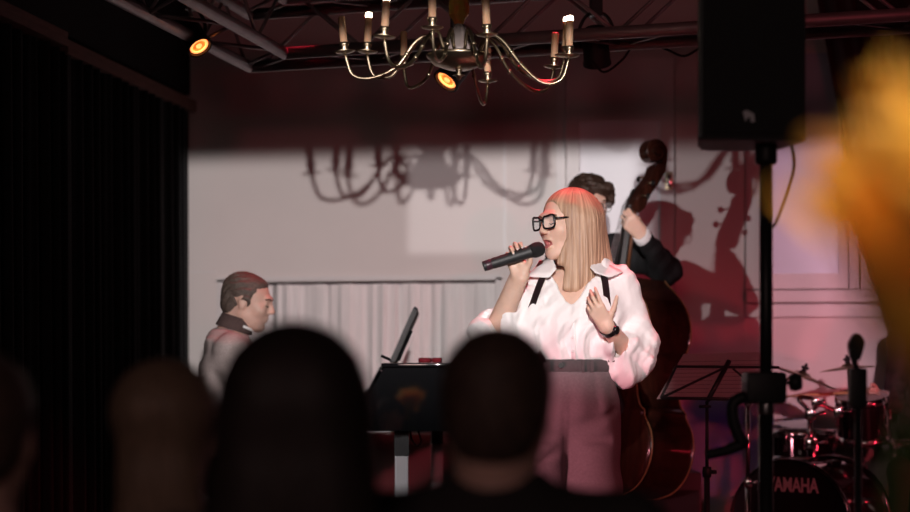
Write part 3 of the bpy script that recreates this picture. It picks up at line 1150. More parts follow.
# spectacles: heavy black frame
gl = thing('glasses', 'x', None)
del gl['label']
gl.parent = singer
def loop(h, cy, cz, hw, hh, xo, n=20, lift=0.006):
    pts = []
    for i in range(n):
        t = 2 * PI * i / n
        ex, ez = math.copysign(abs(math.cos(t)) ** 0.55, math.cos(t)), math.copysign(abs(math.sin(t)) ** 0.6, math.sin(t))
        o = ex * hw * (1 if cy > 0 else -1)
        zz = cz + ez * hh + (lift * max(0, o * (1 if cy > 0 else -1) / hw * 1) if ez > 0 else 0)
        pts.append(Vector(h(xo - 0.010 * ((cy + o) / 0.06) ** 2, cy + o, zz)))
    return pts
def spectacles(h, parent, m, hw, hh, r, xo=0.112, z=0.004, lens=True):
    root = None
    for q in (-1, 1):
        bm = bmesh.new()
        pts = loop(h, q * 0.034, z, hw, hh, xo)
        tube(bm, pts, r, 6, closed=True)
        o = obj('frame', bm, m, parent, True)
        if lens:
            bm = bmesh.new()
            vs = [bm.verts.new(p) for p in pts]
            bm.faces.new(vs)
            bmesh.ops.solidify(bm, geom=bm.faces[:], thickness=0.0015)
            obj('lens', bm, mat('spectacle_lens', (0.9, 0.9, 0.92), 0.02, alpha=0.10, spec=0.6), o)
        bm = bmesh.new()
        tube(bm, [h(xo - 0.010 * 1.05, q * (0.034 + hw), z + hh * 0.55), h(0.06, q * 0.066, z + hh * 0.58), h(0.042, q * 0.070, z + hh * 0.58)], r * 0.9, 6)
        obj('temple', bm, m, parent, True)
    bm = bmesh.new()
    tube(bm, [h(xo - 0.001, -0.009, z + hh * 0.35), h(xo + 0.001, 0, z + hh * 0.5), h(xo - 0.001, 0.009, z + hh * 0.35)], r, 6)
    obj('bridge', bm, m, parent, True)
spectacles(hS, gl, M_frame, 0.026, 0.021, 0.0038, 0.107, 0.005)

# blouse: body and two balloon sleeves
vn = 0.013
shirt = offset(torso, vn) + [
    cone(F(553, 271, 0.03), F(600, 271, 0.03), 0.047, 0.047, 0.05),
    half(F(577, 367, 0), (0, 0, -1), 0.006)]
sleeves = [cone(shR, F(498, 333, -0.05), 0.060, 0.070, 0.04), ell(F(492, 334, -0.04), (0.070, 0.070, 0.058), 0.04),
           ell(F(484, 331, -0.02), (0.047, 0.06, 0.045), 0.04), ell(F(507, 350, -0.03), (0.07, 0.06, 0.05), 0.05),
           cone(F(496, 335, -0.06), F(503, 317, -0.09), 0.052, 0.040, 0.03),
           ell(F(524, 318, -0.045), (0.075, 0.065, 0.085), 0.05), ell(F(530, 340, -0.02), (0.06, 0.075, 0.06), 0.05),
           cone(shL, F(636, 345, 0.02), 0.058, 0.078, 0.04), ell(F(629, 358, -0.0), (0.092, 0.088, 0.088), 0.04),
           ell(F(640, 352, 0.02), (0.056, 0.06, 0.055), 0.04), ell(F(621, 372, -0.03), (0.066, 0.06, 0.05), 0.04),
           cone(F(632, 360, -0.03), F(615, 341, -0.115), 0.062, 0.040, 0.03)]
shirt_full = shirt + sleeves
# open neck: cut a V in front
vap = F(571, 310, -0.13)
for nx in ((-1, -0.52), (1, -0.60)):
    pass
def vcut(P):
    px = P - _f(vap)
    nl = np.array((-0.865, 0, -0.50), np.float32)
    nr = np.array((0.82, 0, -0.57), np.float32)
    d = np.maximum(px @ nl, px @ nr)
    return np.maximum(d, P[:, 1] - 0.06)
shirt_full.append(('s', 0.006, vcut))
wk = wrinkle(0.0095, ((0.75, 0.2, 0.6), 0.10, (-0.6, 0.5, 0.8), 0.34, 1.0), ((1, 0.3, -0.35), 0.085, (0.3, 0.4, 1), 0.30, 0.9), ((-0.8, 0.1, 0.6), 0.05, (0.5, 0.2, 1), 0.21, 0.35))
lo, hi = F(462, 400, 0) + np.array((0, -0.3, 0)), F(668, 258, 0) + np.array((0, 0.2, 0.02))
# sleeve openings: hollow them around the forearms
shirt_full += [cone(F(500.5, 326, -0.082), wrR + (wrR - elR) * 0.3, 0.030, 0.05, 0.004, 's'), cone(F(621, 348, -0.09), wrL + (wrL - elL) * 0.4, 0.030, 0.05, 0.004, 's')]
sobj('blouse', shirt_full, 0.0046, M_shirt, singer, lo, hi, wk, 1)
# collar flaps
def flap(pts, name='collar'):
    bm = bmesh.new()
    vs = [bm.verts.new(Vector(p)) for p in pts]
    bm.faces.new(vs)
    bmesh.ops.triangulate(bm, faces=bm.faces)
    bmesh.ops.subdivide_edges(bm, edges=bm.edges, cuts=2, use_grid_fill=True)
    bmesh.ops.solidify(bm, geom=bm.faces[:], thickness=0.004)
    return obj(name, bm, M_shirt, singer, True)
flap([F(552, 257, -0.03), F(540, 261, -0.02), F(527, 276, -0.085), F(549, 277, -0.115), F(556, 268, -0.10)])
flap([F(594, 259, -0.02), F(604, 262, 0.0), F(623, 273, -0.055), F(610, 278, -0.10), F(595, 273, -0.115), F(590, 268, -0.09)])
# front placket with buttons
bm = bmesh.new()
tube(bm, [F(571.5, 312, -0.123), F(573, 330, -0.124), F(573.5, 348, -0.108), F(574, 361, -0.106)], [0.011] * 4, 8, True, False, 0.25)
pk = obj('placket', bm, M_shirt, singer, True)
for y, d in ((322, -0.130), (337, -0.126), (351, -0.114)):
    bm = bmesh.new()
    cyl(bm, F(572.8, y, d + 0.003), F(572.8, y, d - 0.004), 0.0052, None, 10)
    obj('button', bm, mat('pearl_button', (0.7, 0.66, 0.66), 0.25), pk)
# braces
for pts in (([545, 273, -0.065], [541, 281, -0.092], [534, 300, -0.106], [529, 318, -0.085], [533, 342, -0.06], [544, 362, -0.075]),
            ([603, 273, -0.055], [605, 282, -0.086], [607, 300, -0.105], [609, 322, -0.105], [613, 342, -0.09], [611, 362, -0.085])):
    bm = bmesh.new()
    P = smooth_path([F(*p) for p in pts], 5)
    n = len(P)
    A = [bm.verts.new(p + Vector((-0.0115, -0.006, 0))) for p in P]
    B = [bm.verts.new(p + Vector((0.0115, -0.006, 0))) for p in P]
    for i in range(n - 1):
        bm.faces.new((A[i], B[i], B[i + 1], A[i + 1]))
    bmesh.ops.solidify(bm, geom=bm.faces[:], thickness=0.003)
    obj('brace_strap', bm, M_strap, singer, True)
# trousers
tr = [ell(F(576, 404, 0.0), (0.155, 0.125, 0.125), 0.05), ell(F(576, 372, 0.0), (0.147, 0.119, 0.085), 0.05),
      cone(F(546, 425, -0.005), F(534, 545, -0.02), 0.098, 0.094, 0.03), cone(F(534, 545, -0.02), F(531, 655, 0.02), 0.094, 0.092, 0.03),
      cone(F(593, 425, -0.005), F(594, 545, -0.02), 0.098, 0.094, 0.03), cone(F(594, 545, -0.02), F(598, 655, 0.02), 0.094, 0.092, 0.03),
      ell(F(567, 520, -0.115), (0.010, 0.07, 0.275), 0.02, 's'),
      cone(F(533, 419, -0.085), F(562, 431, -0.128), 0.012, 0.020, 0.03, 's'), cone(F(569, 432, -0.128), F(600, 420, -0.118), 0.020, 0.012, 0.03, 's'), cone(F(600, 420, -0.118), F(616, 411, -0.07), 0.012, 0.008, 0.02, 's'),
      cone(F(530, 440, -0.085), F(560, 437, -0.115), 0.008, 0.016, 0.025, 's'), cone(F(572, 440, -0.112), F(608, 440, -0.098), 0.016, 0.008, 0.025, 's'), cone(F(536, 466, -0.098), F(562, 450, -0.105), 0.006, 0.014, 0.025, 's'),
      cone(F(556, 376, -0.122), F(551, 408, -0.122), 0.006, 0.005, 0.015, 's'), cone(F(596, 376, -0.118), F(601, 408, -0.118), 0.006, 0.005, 0.015, 's'),
      cone(F(566, 374, -0.13), F(566, 425, -0.136), 0.002, 0.004, 0.012, 's'),
      half(F(577, 371, 0), (0, 0, 1), 0.004), half(F(577, 660, 0), (0, 0, -1), 0.004)]
cr = _f(F(566, 432, -0.12))
def twk(P):
    q = P - cr
    r_ = np.sqrt(q[:, 0] ** 2 + q[:, 2] ** 2) + 1e-4
    a = np.arctan2(q[:, 2], np.abs(q[:, 0]))
    f = np.exp(-(r_ / 0.12) ** 2)
    lr = np.sign(q[:, 0])
    x = 0.0
    pl = 0.0045 * np.sin(q[:, 0] * 75 + 0.5) * np.clip((q[:, 2] + 0.02) * 6, 0, 1) * np.clip((0.2 - q[:, 2]) * 8, 0, 1)
    z = 0.0075 * np.sin(q[:, 2] * 26 + q[:, 0] * lr * 20 + 3 * np.sin(q[:, 0] * 11 + 1)) * np.clip((-0.05 - q[:, 2]) * 8, 0, 1)
    return (x + pl + z).astype(np.float32)
lo, hi = F(500, 672, 0) + np.array((0, -0.2, 0)), F(645, 365, 0) + np.array((0, 0.2, 0.01))
sobj('trousers', tr, 0.0055, M_trou, singer, lo, hi, twk)
bandp = [ell(F(576, 366, 0.0), (0.150, 0.121, 0.09), 0.03), half(F(577, 359.5, 0), (0, 0, 1), 0.004), half(F(577, 373, 0), (0, 0, -1), 0.004)]
bd = sobj('waistband', bandp, 0.005, M_band, singer, F(525, 378) + np.array((0, -0.15, 0)), F(630, 354) + np.array((0, 0.15, 0)))
bm = bmesh.new()
cyl(bm, F(561, 365.5, -0.115), F(561, 365.5, -0.126), 0.0095, None, 14)
obj('waist_button', bm, M_frame, bd)
for x, d in ((549, -0.108), (583, -0.123), (592, -0.119)):
    bm = bmesh.new()
    a, b_ = F(x, 372, d), F(x, 360, d)
    bx(bm, a[0] - 0.005, a[0] + 0.005, d - 0.004, d + 0.004, a[2], b_[2])
    obj('belt_loop', bm, M_band, bd)
# shoes
for a in feet:
    p = [cone(a + np.array((0, 0.03, 0)), a + np.array((-0.025, -0.17, -0.015)), 0.045, 0.034, 0.03), half((0, 0, 0.002), (0, 0, -1), 0.003), half(a + np.array((0, 0, 0.05)), (0, 0, 1), 0.003)]
    sobj('shoe', p, 0.008, M_frame, singer, a + np.array((-0.12, -0.25, -0.06)), a + np.array((0.12, 0.12, 0.1)))
# wristwatch
wd = wrL - elL
wd = wd / np.linalg.norm(wd)
wc = wrL - wd * 0.012
M = align(wc, wd)
bm = bmesh.new()
lathe(bm, [(0.0275, -0.010), (0.031, -0.010), (0.031, 0.010), (0.0275, 0.010), (0.0275, -0.010)], 24, M, False)
ws = obj('watch_strap', bm, M_frame, singer, 'auto')
bm = bmesh.new()
fdir = Vector((0.35, -1.0, 0.15))
fdir = (fdir - Vector(wd) * fdir.dot(Vector(wd))).normalized()
Mf = align(Vector(wc) + fdir * 0.029, fdir)
lathe(bm, [(0.0, 0.009), (0.0135, 0.008), (0.0155, 0.005), (0.0155, -0.002), (0.0, -0.002)], 20, Mf)
wf = obj('watch_case', bm, M_frame, ws, 'auto')

# microphone
mic = thing('microphone', 'black handheld microphone held level in the singer\'s hand', 'microphone', tuple(w3(sg.L, sg.D, STAGE)), (0, 0, YAW))
M = align(micA, mdir)
L = float(np.linalg.norm(micB - micA))
bm = bmesh.new()
lathe(bm, [(0.0, 0.0), (0.0165, 0.0), (0.0175, 0.006), (0.0175, 0.030), (0.0185, 0.034), (0.0190, 0.05), (0.0205, L - 0.035), (0.0220, L - 0.025), (0.0, L - 0.024)], 24, M)
mb = obj('handle', bm, M_blkplas, mic, 'auto')
bm = bmesh.new()
lathe(bm, [(0.0178, 0.008), (0.0182, 0.009), (0.0182, 0.027), (0.0178, 0.028)], 24, M, False)
obj('battery_ring', bm, mat('dark_plum_plastic', (0.05, 0.02, 0.03), 0.35), mb, True)
bm = bmesh.new()
lathe(bm, [(0.0, L - 0.026), (0.0215, L - 0.026), (0.0255, L - 0.012), (0.0262, L), (0.0240, L + 0.012), (0.0175, L + 0.021), (0.008, L + 0.0255), (0.0, L + 0.0265)], 24, M)
obj('grille', bm, mat('black_mesh_grille', (0.010, 0.009, 0.010), 0.6, bump=0.6, bscale=500), mic, True)

# ------------------------------------------------------------------ double bass
BD = 7.37
M_bass = mat('dark_varnished_wood', (0.036, 0.011, 0.007), 0.22, coat=0.35, noise=0.45, nscale=7, stretch=(7, 7, 0.8), spec=0.6)
M_bind = mat('pale_edge_wood', (0.30, 0.16, 0.07), 0.45, coat=0.1, noise=0.2, nscale=20)
M_ebony = mat('ebony', (0.012, 0.010, 0.010), 0.3, noise=0.2)
M_neck = mat('brown_neck_wood', (0.16, 0.065, 0.030), 0.3, coat=0.4, noise=0.3, nscale=8, stretch=(6, 6, 1))
b0 = cp(619, 0, BD)
bass = thing('double_bass', 'dark varnished double bass with carved scroll standing behind the singer', 'double bass', (b0.x, b0.y, STAGE))
bass.rotation_euler = (Matrix.Rotation(YAW, 3, 'Z') @ Matrix.Rotation(R(-63), 3, 'Z') @ Matrix.Rotation(R(-4.6), 3, 'X')).to_euler()
BL, BZ0, RB = 0.955, 0.435, 0.100
BZ = lambda z: BZ0 + (z - 0.15) * BL / 1.10
ctrl = [(0, 0.0), (0.012, 0.10), (0.05, 0.21), (0.12, 0.29), (0.22, 0.332), (0.31, 0.315), (0.375, 0.262), (0.40, 0.258), (0.43, 0.215), (0.52, 0.182), (0.60, 0.190), (0.645, 0.215), (0.665, 0.232), (0.72, 0.255), (0.79, 0.250), (0.87, 0.205), (0.94, 0.12), (0.98, 0.055), (1.0, 0.03)]
out = smooth_path([(x, t, 0) for t, x in ctrl], 3)
prof = [(max(p.x, 0.0005), BZ0 + p.y * BL) for p in out]
def plate(ysign, arch, name):
    bm = bmesh.new()
    rows = []
    for w_, z in prof:
        rows.append([bm.verts.new((w_ * s, ysign * (RB + arch * (1 - s * s) ** 1.2 * min(1, w_ / 0.2) + 0.006), z)) for s in [k / 6 - 1 for k in range(13)]])
    for a, b_ in zip(rows, rows[1:]):
        for k in range(12):
            bm.faces.new((a[k], a[k + 1], b_[k + 1], b_[k]))
    bmesh.ops.recalc_face_normals(bm, faces=bm.faces)
    bmesh.ops.solidify(bm, geom=bm.faces[:], thickness=0.006)
    return obj(name, bm, M_bass, bass, True)
top = plate(-1, 0.035, 'front_plate')
plate(1, 0.012, 'back_plate')
bm = bmesh.new()
ring = [(w_, z) for w_, z in prof] + [(-w_, z) for w_, z in prof[::-1]]
A = [bm.verts.new((x * 0.985, -RB, z)) for x, z in ring]
B = [bm.verts.new((x * 0.985, RB, z)) for x, z in ring]
n = len(ring)
for i in range(n):
    bm.faces.new((A[i], A[(i + 1) % n], B[(i + 1) % n], B[i]))
obj('ribs', bm, M_bass, bass, True)
for yy in (-RB - 0.004, RB + 0.004):
    for sg_ in (-1, 1):
        bm = bmesh.new()
        tube(bm, [(w_ * sg_ + 0.002 * sg_, yy, z) for w_, z in prof], 0.0028, 6)
        obj('edge_binding', bm, M_bind, bass, True)
# f-holes
for q in (-1, 1):
    bm = bmesh.new()
    P = smooth_path([(q * 0.075, -0.138, BZ(0.80)), (q * 0.06, -0.142, BZ(0.76)), (q * 0.085, -0.140, BZ(0.70)), (q * 0.115, -0.134, BZ(0.64)), (q * 0.13, -0.128, BZ(0.59)), (q * 0.11, -0.132, BZ(0.56))], 5)
    tube(bm, P, [0.008] * len(P), 6)
    obj('f_hole', bm, M_black, top, True)
# neck group leans back a little more than the body
NZ = BZ0 + BL - 0.11
NA = R(5.0)
def N(x, y, z):
    """neck coordinates: z along the neck from the body's top"""
    return Vector((x, -0.105 + y * math.cos(NA) + z * math.sin(NA), NZ + z * math.cos(NA) - y * math.sin(NA)))
bm = bmesh.new()
tube(bm, [N(0, 0.02, -0.10), N(0, 0.01, 0.0), N(0, 0.0, 0.08), N(0, 0.0, 0.40)], [0.045, 0.036, 0.029, 0.023], 14)
obj('neck', bm, M_neck, bass, True)
bm = bmesh.new()
secs = []
for z, hw in ((-0.42, 0.044), (0.0, 0.034), (0.42, 0.022)):
    secs.append([bm.verts.new(N(x * hw, y, z)) for x, y in ((-1, -0.012), (-0.6, -0.030), (0, -0.036), (0.6, -0.030), (1, -0.012), (1, -0.004), (-1, -0.004))])
for a, b_ in zip(secs, secs[1:]):
    for k in range(7):
        bm.faces.new((a[k], a[(k + 1) % 7], b_[(k + 1) % 7], b_[k]))
bm.faces.new(secs[0])
bm.faces.new(secs[-1][::-1])
obj('fingerboard', bm, M_ebony, bass)
# pegbox and scroll, profile in the (y, z) plane of the neck
def PB(y, z, x=0.0):
    return N(x, y, z)
front = [(-0.022, 0.40), (-0.006, 0.46), (0.028, 0.52), (0.058, 0.57), (0.066, 0.61)]
back = [(0.122, 0.655), (0.122, 0.60), (0.092, 0.53), (0.058, 0.475), (0.040, 0.445), (0.045, 0.42), (0.022, 0.395)]
poly = front + back
bm = bmesh.new()
L_, R_ = [bm.verts.new(PB(y, z, -0.033)) for y, z in poly], [bm.verts.new(PB(y, z, 0.033)) for y, z in poly]
n = len(poly)
for i in range(n):
    bm.faces.new((L_[i], L_[(i + 1) % n], R_[(i + 1) % n], R_[i]))
bm.faces.new(L_[::-1])
bm.faces.new(R_)
bmesh.ops.triangulate(bm, faces=bm.faces)
obj('pegbox', bm, M_bass, bass)
# volute: spiral ribbon with a raised eye on both sides
bm = bmesh.new()
cy, cz = 0.062, 0.672
sp = []
for i in range(61):
    t = i / 60
    a = R(-35) + t * 2 * PI * 1.75
    r_ = 0.054 * (1 - t) ** 0.85 + 0.009
    sp.append((cy + r_ * math.cos(a), cz + r_ * math.sin(a), t))
rings = []
for i, (y, z, t) in enumerate(sp):
    a = R(-35) + t * 2 * PI * 1.75
    th = 0.016 * (1 - t * 0.6)
    wx = 0.026 + 0.020 * t
    c_, s_ = math.cos(a), math.sin(a)
    rings.append([bm.verts.new(PB(y + c_ * o, z + s_ * o, x)) for o, x in ((0, -wx), (th * 0.25, -wx * 0.92), (th * 0.25, wx * 0.92), (0, wx), (-th, wx * 0.96), (-th, -wx * 0.96))])
for a, b_ in zip(rings, rings[1:]):
    for k in range(6):
        bm.faces.new((a[k], a[(k + 1) % 6], b_[(k + 1) % 6], b_[k]))
bm.faces.new(rings[0][::-1])
bm.faces.new(rings[-1])
obj('scroll', bm, M_bass, bass, 'auto')
bm = bmesh.new()
cyl(bm, PB(cy, cz, -0.050), PB(cy, cz, 0.050), 0.013, None, 14)
obj('scroll_eye', bm, M_bass, bass, 'auto')
bm = bmesh.new()
cyl(bm, PB(cy, cz, -0.022), PB(cy, cz, 0.022), 0.044, None, 28)
obj('scroll_core', bm, M_bass, bass, 'auto')
for i, (y, z, q) in enumerate(((0.02, 0.47, 1), (0.035, 0.53, 1), (0.028, 0.50, -1), (0.05, 0.565, -1))):
    bm = bmesh.new()
    cyl(bm, PB(y, z, q * 0.03), PB(y + 0.005, z - 0.004, q * 0.062), 0.004, None, 8)
    k = obj('tuner_shaft', bm, M_brass, bass, True)
    bm = bmesh.new()
    M = align(PB(y + 0.006, z - 0.005, q * 0.072), N(q * 1.0, 0, 0) - N(0, 0, 0))
    bmesh.ops.create_uvsphere(bm, u_segments=12, v_segments=8, radius=1.0, matrix=M @ Matrix.Diagonal((0.005, 0.014, 0.016, 1)))
    obj('tuner_key', bm, M_ebony, k, True)
# bridge, strings, tailpiece, endpin
bm = bmesh.new()
prism(bm, [(-0.075, 0.60), (-0.05, 0.60), (-0.03, 0.66), (0.03, 0.66), (0.05, 0.60), (0.075, 0.60), (0.055, 0.70), (0.045, 0.765), (0.0, 0.775), (-0.045, 0.765), (-0.055, 0.70)], -0.262, -0.125)
M2 = bm
for v in bm.verts:
    v.co.y = -0.145 + (v.co.y + 0.262) * 0.12 - max(0, (v.co.z - 0.62)) * 0.0 if False else (-0.14 - (v.co.z - 0.60) * 0.55 if v.co.y < -0.2 else -0.125 - (v.co.z - 0.60) * 0.70)
for v in bm.verts:
    v.co.z = BZ(v.co.z)
obj('bridge', bm, M_neck, bass)
for k in range(4):
    x = (k - 1.5)
    bm = bmesh.new()
    tube(bm, [Vector((x * 0.012, -0.19, BZ(0.42))), Vector((x * 0.026, -0.25, BZ(0.77))), N(x * 0.010, -0.040, 0.415), N(x * 0.008, 0.0, 0.50)], 0.0015, 5)
    obj('string', bm, M_steel, bass, True)
bm = bmesh.new()
prism(bm, [(-0.022, 0.16), (0.022, 0.16), (0.045, 0.40), (0.03, 0.43), (-0.03, 0.43), (-0.045, 0.40)], -0.19, -0.165)
for v in bm.verts:
    v.co.z = BZ(v.co.z)
obj('tailpiece', bm, M_ebony, bass)
bm = bmesh.new()
tube(bm, [(0, 0, BZ0 + 0.02), (0, 0, BZ0 - 0.04), (0, 0, BZ0 - 0.06), (0, 0, 0.0)], [0.022, 0.018, 0.0055, 0.004], 10)
obj('endpin', bm, M_steel, bass, True)

# ------------------------------------------------------------------ bassist
bf = Fig(596, 7.62, STAGE)
F = bf
bassist = bf.root('person', 'bass player in black suit and glasses, hand on the bass neck', 'person')
M_suit = mat('black_suit_wool', (0.010, 0.0095, 0.011), 0.85, noise=0.15, nscale=60)
M_dkhair = mat('dark_brown_hair', (0.050, 0.027, 0.018), 0.5, noise=0.5, nscale=30, stretch=(3, 3, 1), bump=0.6, bscale=50)
hB = headframe(F(589, 203, -0.02), R(24), R(-14), R(-6), 1.0)
shl, ell_, wrl = F(618, 250, 0.03), F(668, 270, -0.06), F(645, 240, -0.22)
shr, elr, wrr = F(560, 252, 0.03), F(545, 325, 0.0), F(585, 390, -0.30)
body = [ell(F(590, 290, 0.03), (0.185, 0.12, 0.24), 0.05), ell(F(590, 380, 0.03), (0.165, 0.115, 0.2), 0.06),
        cone(F(568, 250, 0.03), F(614, 250, 0.03), 0.055, 0.055, 0.05),
        cone(F(590, 245, 0.02), hB(-0.03, 0, -0.06), 0.060, 0.056, 0.04)]
sleeve_l = [cone(shl, ell_, 0.068, 0.060, 0.05), cone(ell_, wrl, 0.060, 0.040, 0.03)]
sleeve_r = [cone(shr, elr, 0.062, 0.052, 0.05), cone(elr, wrr, 0.050, 0.036, 0.03)]
lg = []
for x, q in ((572, -1), (612, 1)):
    a, kn_, an = F(x, 420, 0.03), F(x + q * 2, 520, 0.02), F(x + q * 4, 625, 0.05)
    an[2] = 0.09
    lg += [cone(a, kn_, 0.09, 0.066, 0.03), cone(kn_, an, 0.064, 0.042, 0.03)]
skin = offset(body, -0.012) + offset(sleeve_l, -0.015) + offset(sleeve_r, -0.015) + offset(lg, -0.012)
Hn = cp(626, 222, 7.27)
wrist = wrl
nk = np.array((0.26, 0.16, 0.95))
hand_l = hand_prims(F(642.5, 236, -0.245), (-0.62, -0.30, 0.62), (0.55, -0.2, 0.75), False,
                    [(52, 60, 40), (58, 62, 40), (62, 62, 40), (66, 60, 38)], ((0.75, 0.25, 0.65), 25, 25), 1.06, 3.0)
skin += [cone(ell_, F(644, 238, -0.235), 0.04, 0.027, 0.02)] + hand_l
skin += hand_prims(wrr, (0.5, -0.3, -0.7), (0.2, -0.9, 0.2), True, [(30, 40, 30)] * 4, sc=1.05)
skin += head_prims(hB)
lo, hi = F(525, 660, 0) + np.array((0, -0.5, 0)), F(700, 165, 0) + np.array((0, 0.25, 0))
lo[2] = 0.0
bo = sobj('body', skin, 0.006, M_skin, bassist, lo, hi, pad=0.02)
lashes(hB, bo, M_dkhair)
brows(hB, bo, M_dkhair)
he = lambda c, r, k=0.02, op='u': ell(hB(*c), hB.r(*r), k, op, hB.M)
hair = [he((-0.022, 0, 0.042), (0.108, 0.090, 0.088)), he((0.06, 0.02, 0.085), (0.045, 0.05, 0.026), 0.02), he((0.035, 0.068, 0.045), (0.05, 0.026, 0.045), 0.02),
        he((0.03, -0.066, 0.045), (0.05, 0.026, 0.045), 0.02), he((-0.02, 0.080, 0.0), (0.045, 0.018, 0.05), 0.02), he((-0.02, -0.080, 0.0), (0.045, 0.018, 0.05), 0.02),
        he((0.10, 0.0, -0.03), (0.06, 0.062, 0.085), 0.01, 's')]
wavy = wrinkle(0.007, ((1, 0.4, 0.3), 0.035, (0.2, 1, 0.6), 0.07, 1.0), ((0.2, 0.6, 1), 0.028, (1, 0.3, 0.2), 0.06, 0.8))
sobj('hair', hair, 0.0045, M_dkhair, bo, hB.c - 0.16, hB.c + 0.18, wavy)
gl2 = thing('glasses', 'x', None)
del gl2['label']
gl2.parent = bassist
spectacles(hB, gl2, mat('thin_gold_frame', (0.10, 0.06, 0.04), 0.3, metal=0.6), 0.023, 0.021, 0.0018)
jack = body[:3] + sleeve_l + sleeve_r + [half(F(590, 440, 0), (0, 0, -1), 0.01), cone(F(586, 262, -0.14), F(590, 238, -0.06), 0.022, 0.05, 0.01, 's')]
lo, hi = F(520, 450, 0) + np.array((0, -0.42, 0)), F(700, 220, 0) + np.array((0, 0.25, 0))
sobj('jacket', jack, 0.007, M_suit, bassist, lo, hi, wrinkle(0.006, ((0.6, 0.1, 1), 0.09, (1, 0.3, 0), 0.25, 1.0), ((1, 0.2, -0.4), 0.07, (0, 1, 1), 0.2, 0.7)))
M_white = mat('white_cotton', (0.78, 0.75, 0.76), 0.8, noise=0.03)
wd = wrl - ell_
wd = wd / np.linalg.norm(wd)
bm = bmesh.new()
lathe(bm, [(0.040, -0.02), (0.038, 0.018), (0.030, 0.020), (0.030, -0.02)], 20, align(wrl + wd * 0.030, wd), False)
obj('shirt_cuff', bm, M_white, bassist, True)
bm = bmesh.new()
lathe(bm, [(0.066, -0.03), (0.062, 0.012), (0.055, 0.012), (0.055, -0.03)], 20, align(F(590, 240, 0.0), np.array(hB(-0.03, 0, -0.06)) - F(590, 245, 0.02)), False)
obj('shirt_collar', bm, M_white, bassist, True)
hem = F(590, 440, 0)[2]
lo, hi = F(530, 640, 0) + np.array((0, -0.2, 0)), F(655, 410, 0) + np.array((0, 0.25, 0))
lo[2] = 0.03
sobj('trousers', lg + [ell(F(590, 420, 0.03), (0.16, 0.115, 0.12), 0.04)], 0.009, M_suit, bassist, lo, hi)
for x in (568, 618):
    a = F(x, 630, 0.05)
    a[2] = 0.045
    sobj('shoe', [cone(a + np.array((0, 0.03, 0)), a + np.array((0, -0.19, -0.012)), 0.047, 0.036, 0.03), half((0, 0, 0.003), (0, 0, -1), 0.003)], 0.009, M_frame, bassist, a + np.array((-0.12, -0.28, -0.06)), a + np.array((0.12, 0.12, 0.1)))

# ------------------------------------------------------------------ pianist
pf = Fig(240, 6.95, STAGE)
F = pf
pianist = pf.root('person', 'pianist in grey tweed jacket seated in profile at the black piano', 'person')
M_tweed = mat('grey_brown_tweed', (0.42, 0.34, 0.33), 0.9, noise=0.18, nscale=150, bump=0.12, bscale=220)
M_collar = mat('brown_jacket_collar', (0.075, 0.045, 0.042), 0.9, noise=0.2, nscale=80)
M_grhair = mat('greying_brown_hair', (0.105, 0.075, 0.062), 0.5, noise=0.5, nscale=40, stretch=(2, 5, 5), bump=0.4, bscale=90)
hP = headframe(F(249, 302, 0.0), R(84), R(-13), R(2), 0.97)
shc = F(231, 352, 0.0)
sho_n, sho_f = F(233, 352, -0.17), F(235, 352, 0.17)
torso = [ell(F(228, 385, 0), (0.125, 0.185, 0.20), 0.06), ell(F(222, 440, 0.0), (0.12, 0.17, 0.16), 0.06), cone(sho_n + np.array((0, 0.03, 0)), sho_f - np.array((0, 0.03, 0)), 0.075, 0.075, 0.06),
         ell(F(226, 340, 0), (0.075, 0.12, 0.06), 0.05)]
arms = []
hands = []
for q, sh in ((-1, sho_n), (1, sho_f)):
    e = F(250, 425, q * 0.24)
    w_ = F(322, 415, q * 0.16)
    arms += [cone(sh, e, 0.062, 0.052, 0.05), cone(e, w_, 0.050, 0.036, 0.03)]
    hands += hand_prims(w_, (1, 0, -0.08), (0, -q, 0), q < 0, [(22, 28, 18)] * 4, ((0.7, 0.6, 0.3), 10, 10), 1.0)
lgp = []
for q in (-1, 1):
    hp_, kn_, an = F(228, 478, q * 0.10), F(330, 478, q * 0.13), F(318, 600, q * 0.13)
    hp_[2], kn_[2], an[2] = 0.55, 0.55, 0.10
    lgp += [cone(hp_, kn_, 0.085, 0.062, 0.04), cone(kn_, an, 0.062, 0.042, 0.03), cone(an + np.array((0.0, 0, -0.04)), an + np.array((0.17, 0, -0.065)), 0.042, 0.032, 0.02)]
skin = offset(torso, -0.014) + offset(arms, -0.012) + offset(lgp, -0.010) + hands + [cone(F(231, 338, 0), hP(-0.03, 0, -0.055), 0.062, 0.058, 0.04)] + head_prims(hP)
lo, hi = F(180, 640, 0) + np.array((0, -0.36, 0)), F(400, 262, 0) + np.array((0, 0.36, 0))
lo[2] = 0.0
M_skin2 = mat('ruddy_skin', (0.60, 0.37, 0.30), 0.5, noise=0.1, nscale=30, sss=0.1)
bo = sobj('body', skin, 0.0055, M_skin2, pianist, lo, hi, pad=0.02)
lashes(hP, bo, M_grhair)
brows(hP, bo, M_grhair)
he = lambda c, r, k=0.02, op='u': ell(hP(*c), hP.r(*r), k, op, hP.M)
hair = [he((-0.026, 0, 0.038), (0.098, 0.080, 0.084)), he((0.014, 0.0, 0.084), (0.046, 0.050, 0.020), 0.02), he((-0.065, 0, -0.01), (0.055, 0.068, 0.07), 0.02),
        he((0.002, 0.074, 0.012), (0.022, 0.012, 0.036), 0.01), he((0.002, -0.074, 0.012), (0.022, 0.012, 0.036), 0.01),
        he((0.088, 0.0, -0.02), (0.080, 0.09, 0.092), 0.01, 's'), he((-0.002, 0.085, -0.02), (0.026, 0.022, 0.030), 0.006, 's'), he((-0.002, -0.085, -0.02), (0.026, 0.022, 0.030), 0.006, 's')]
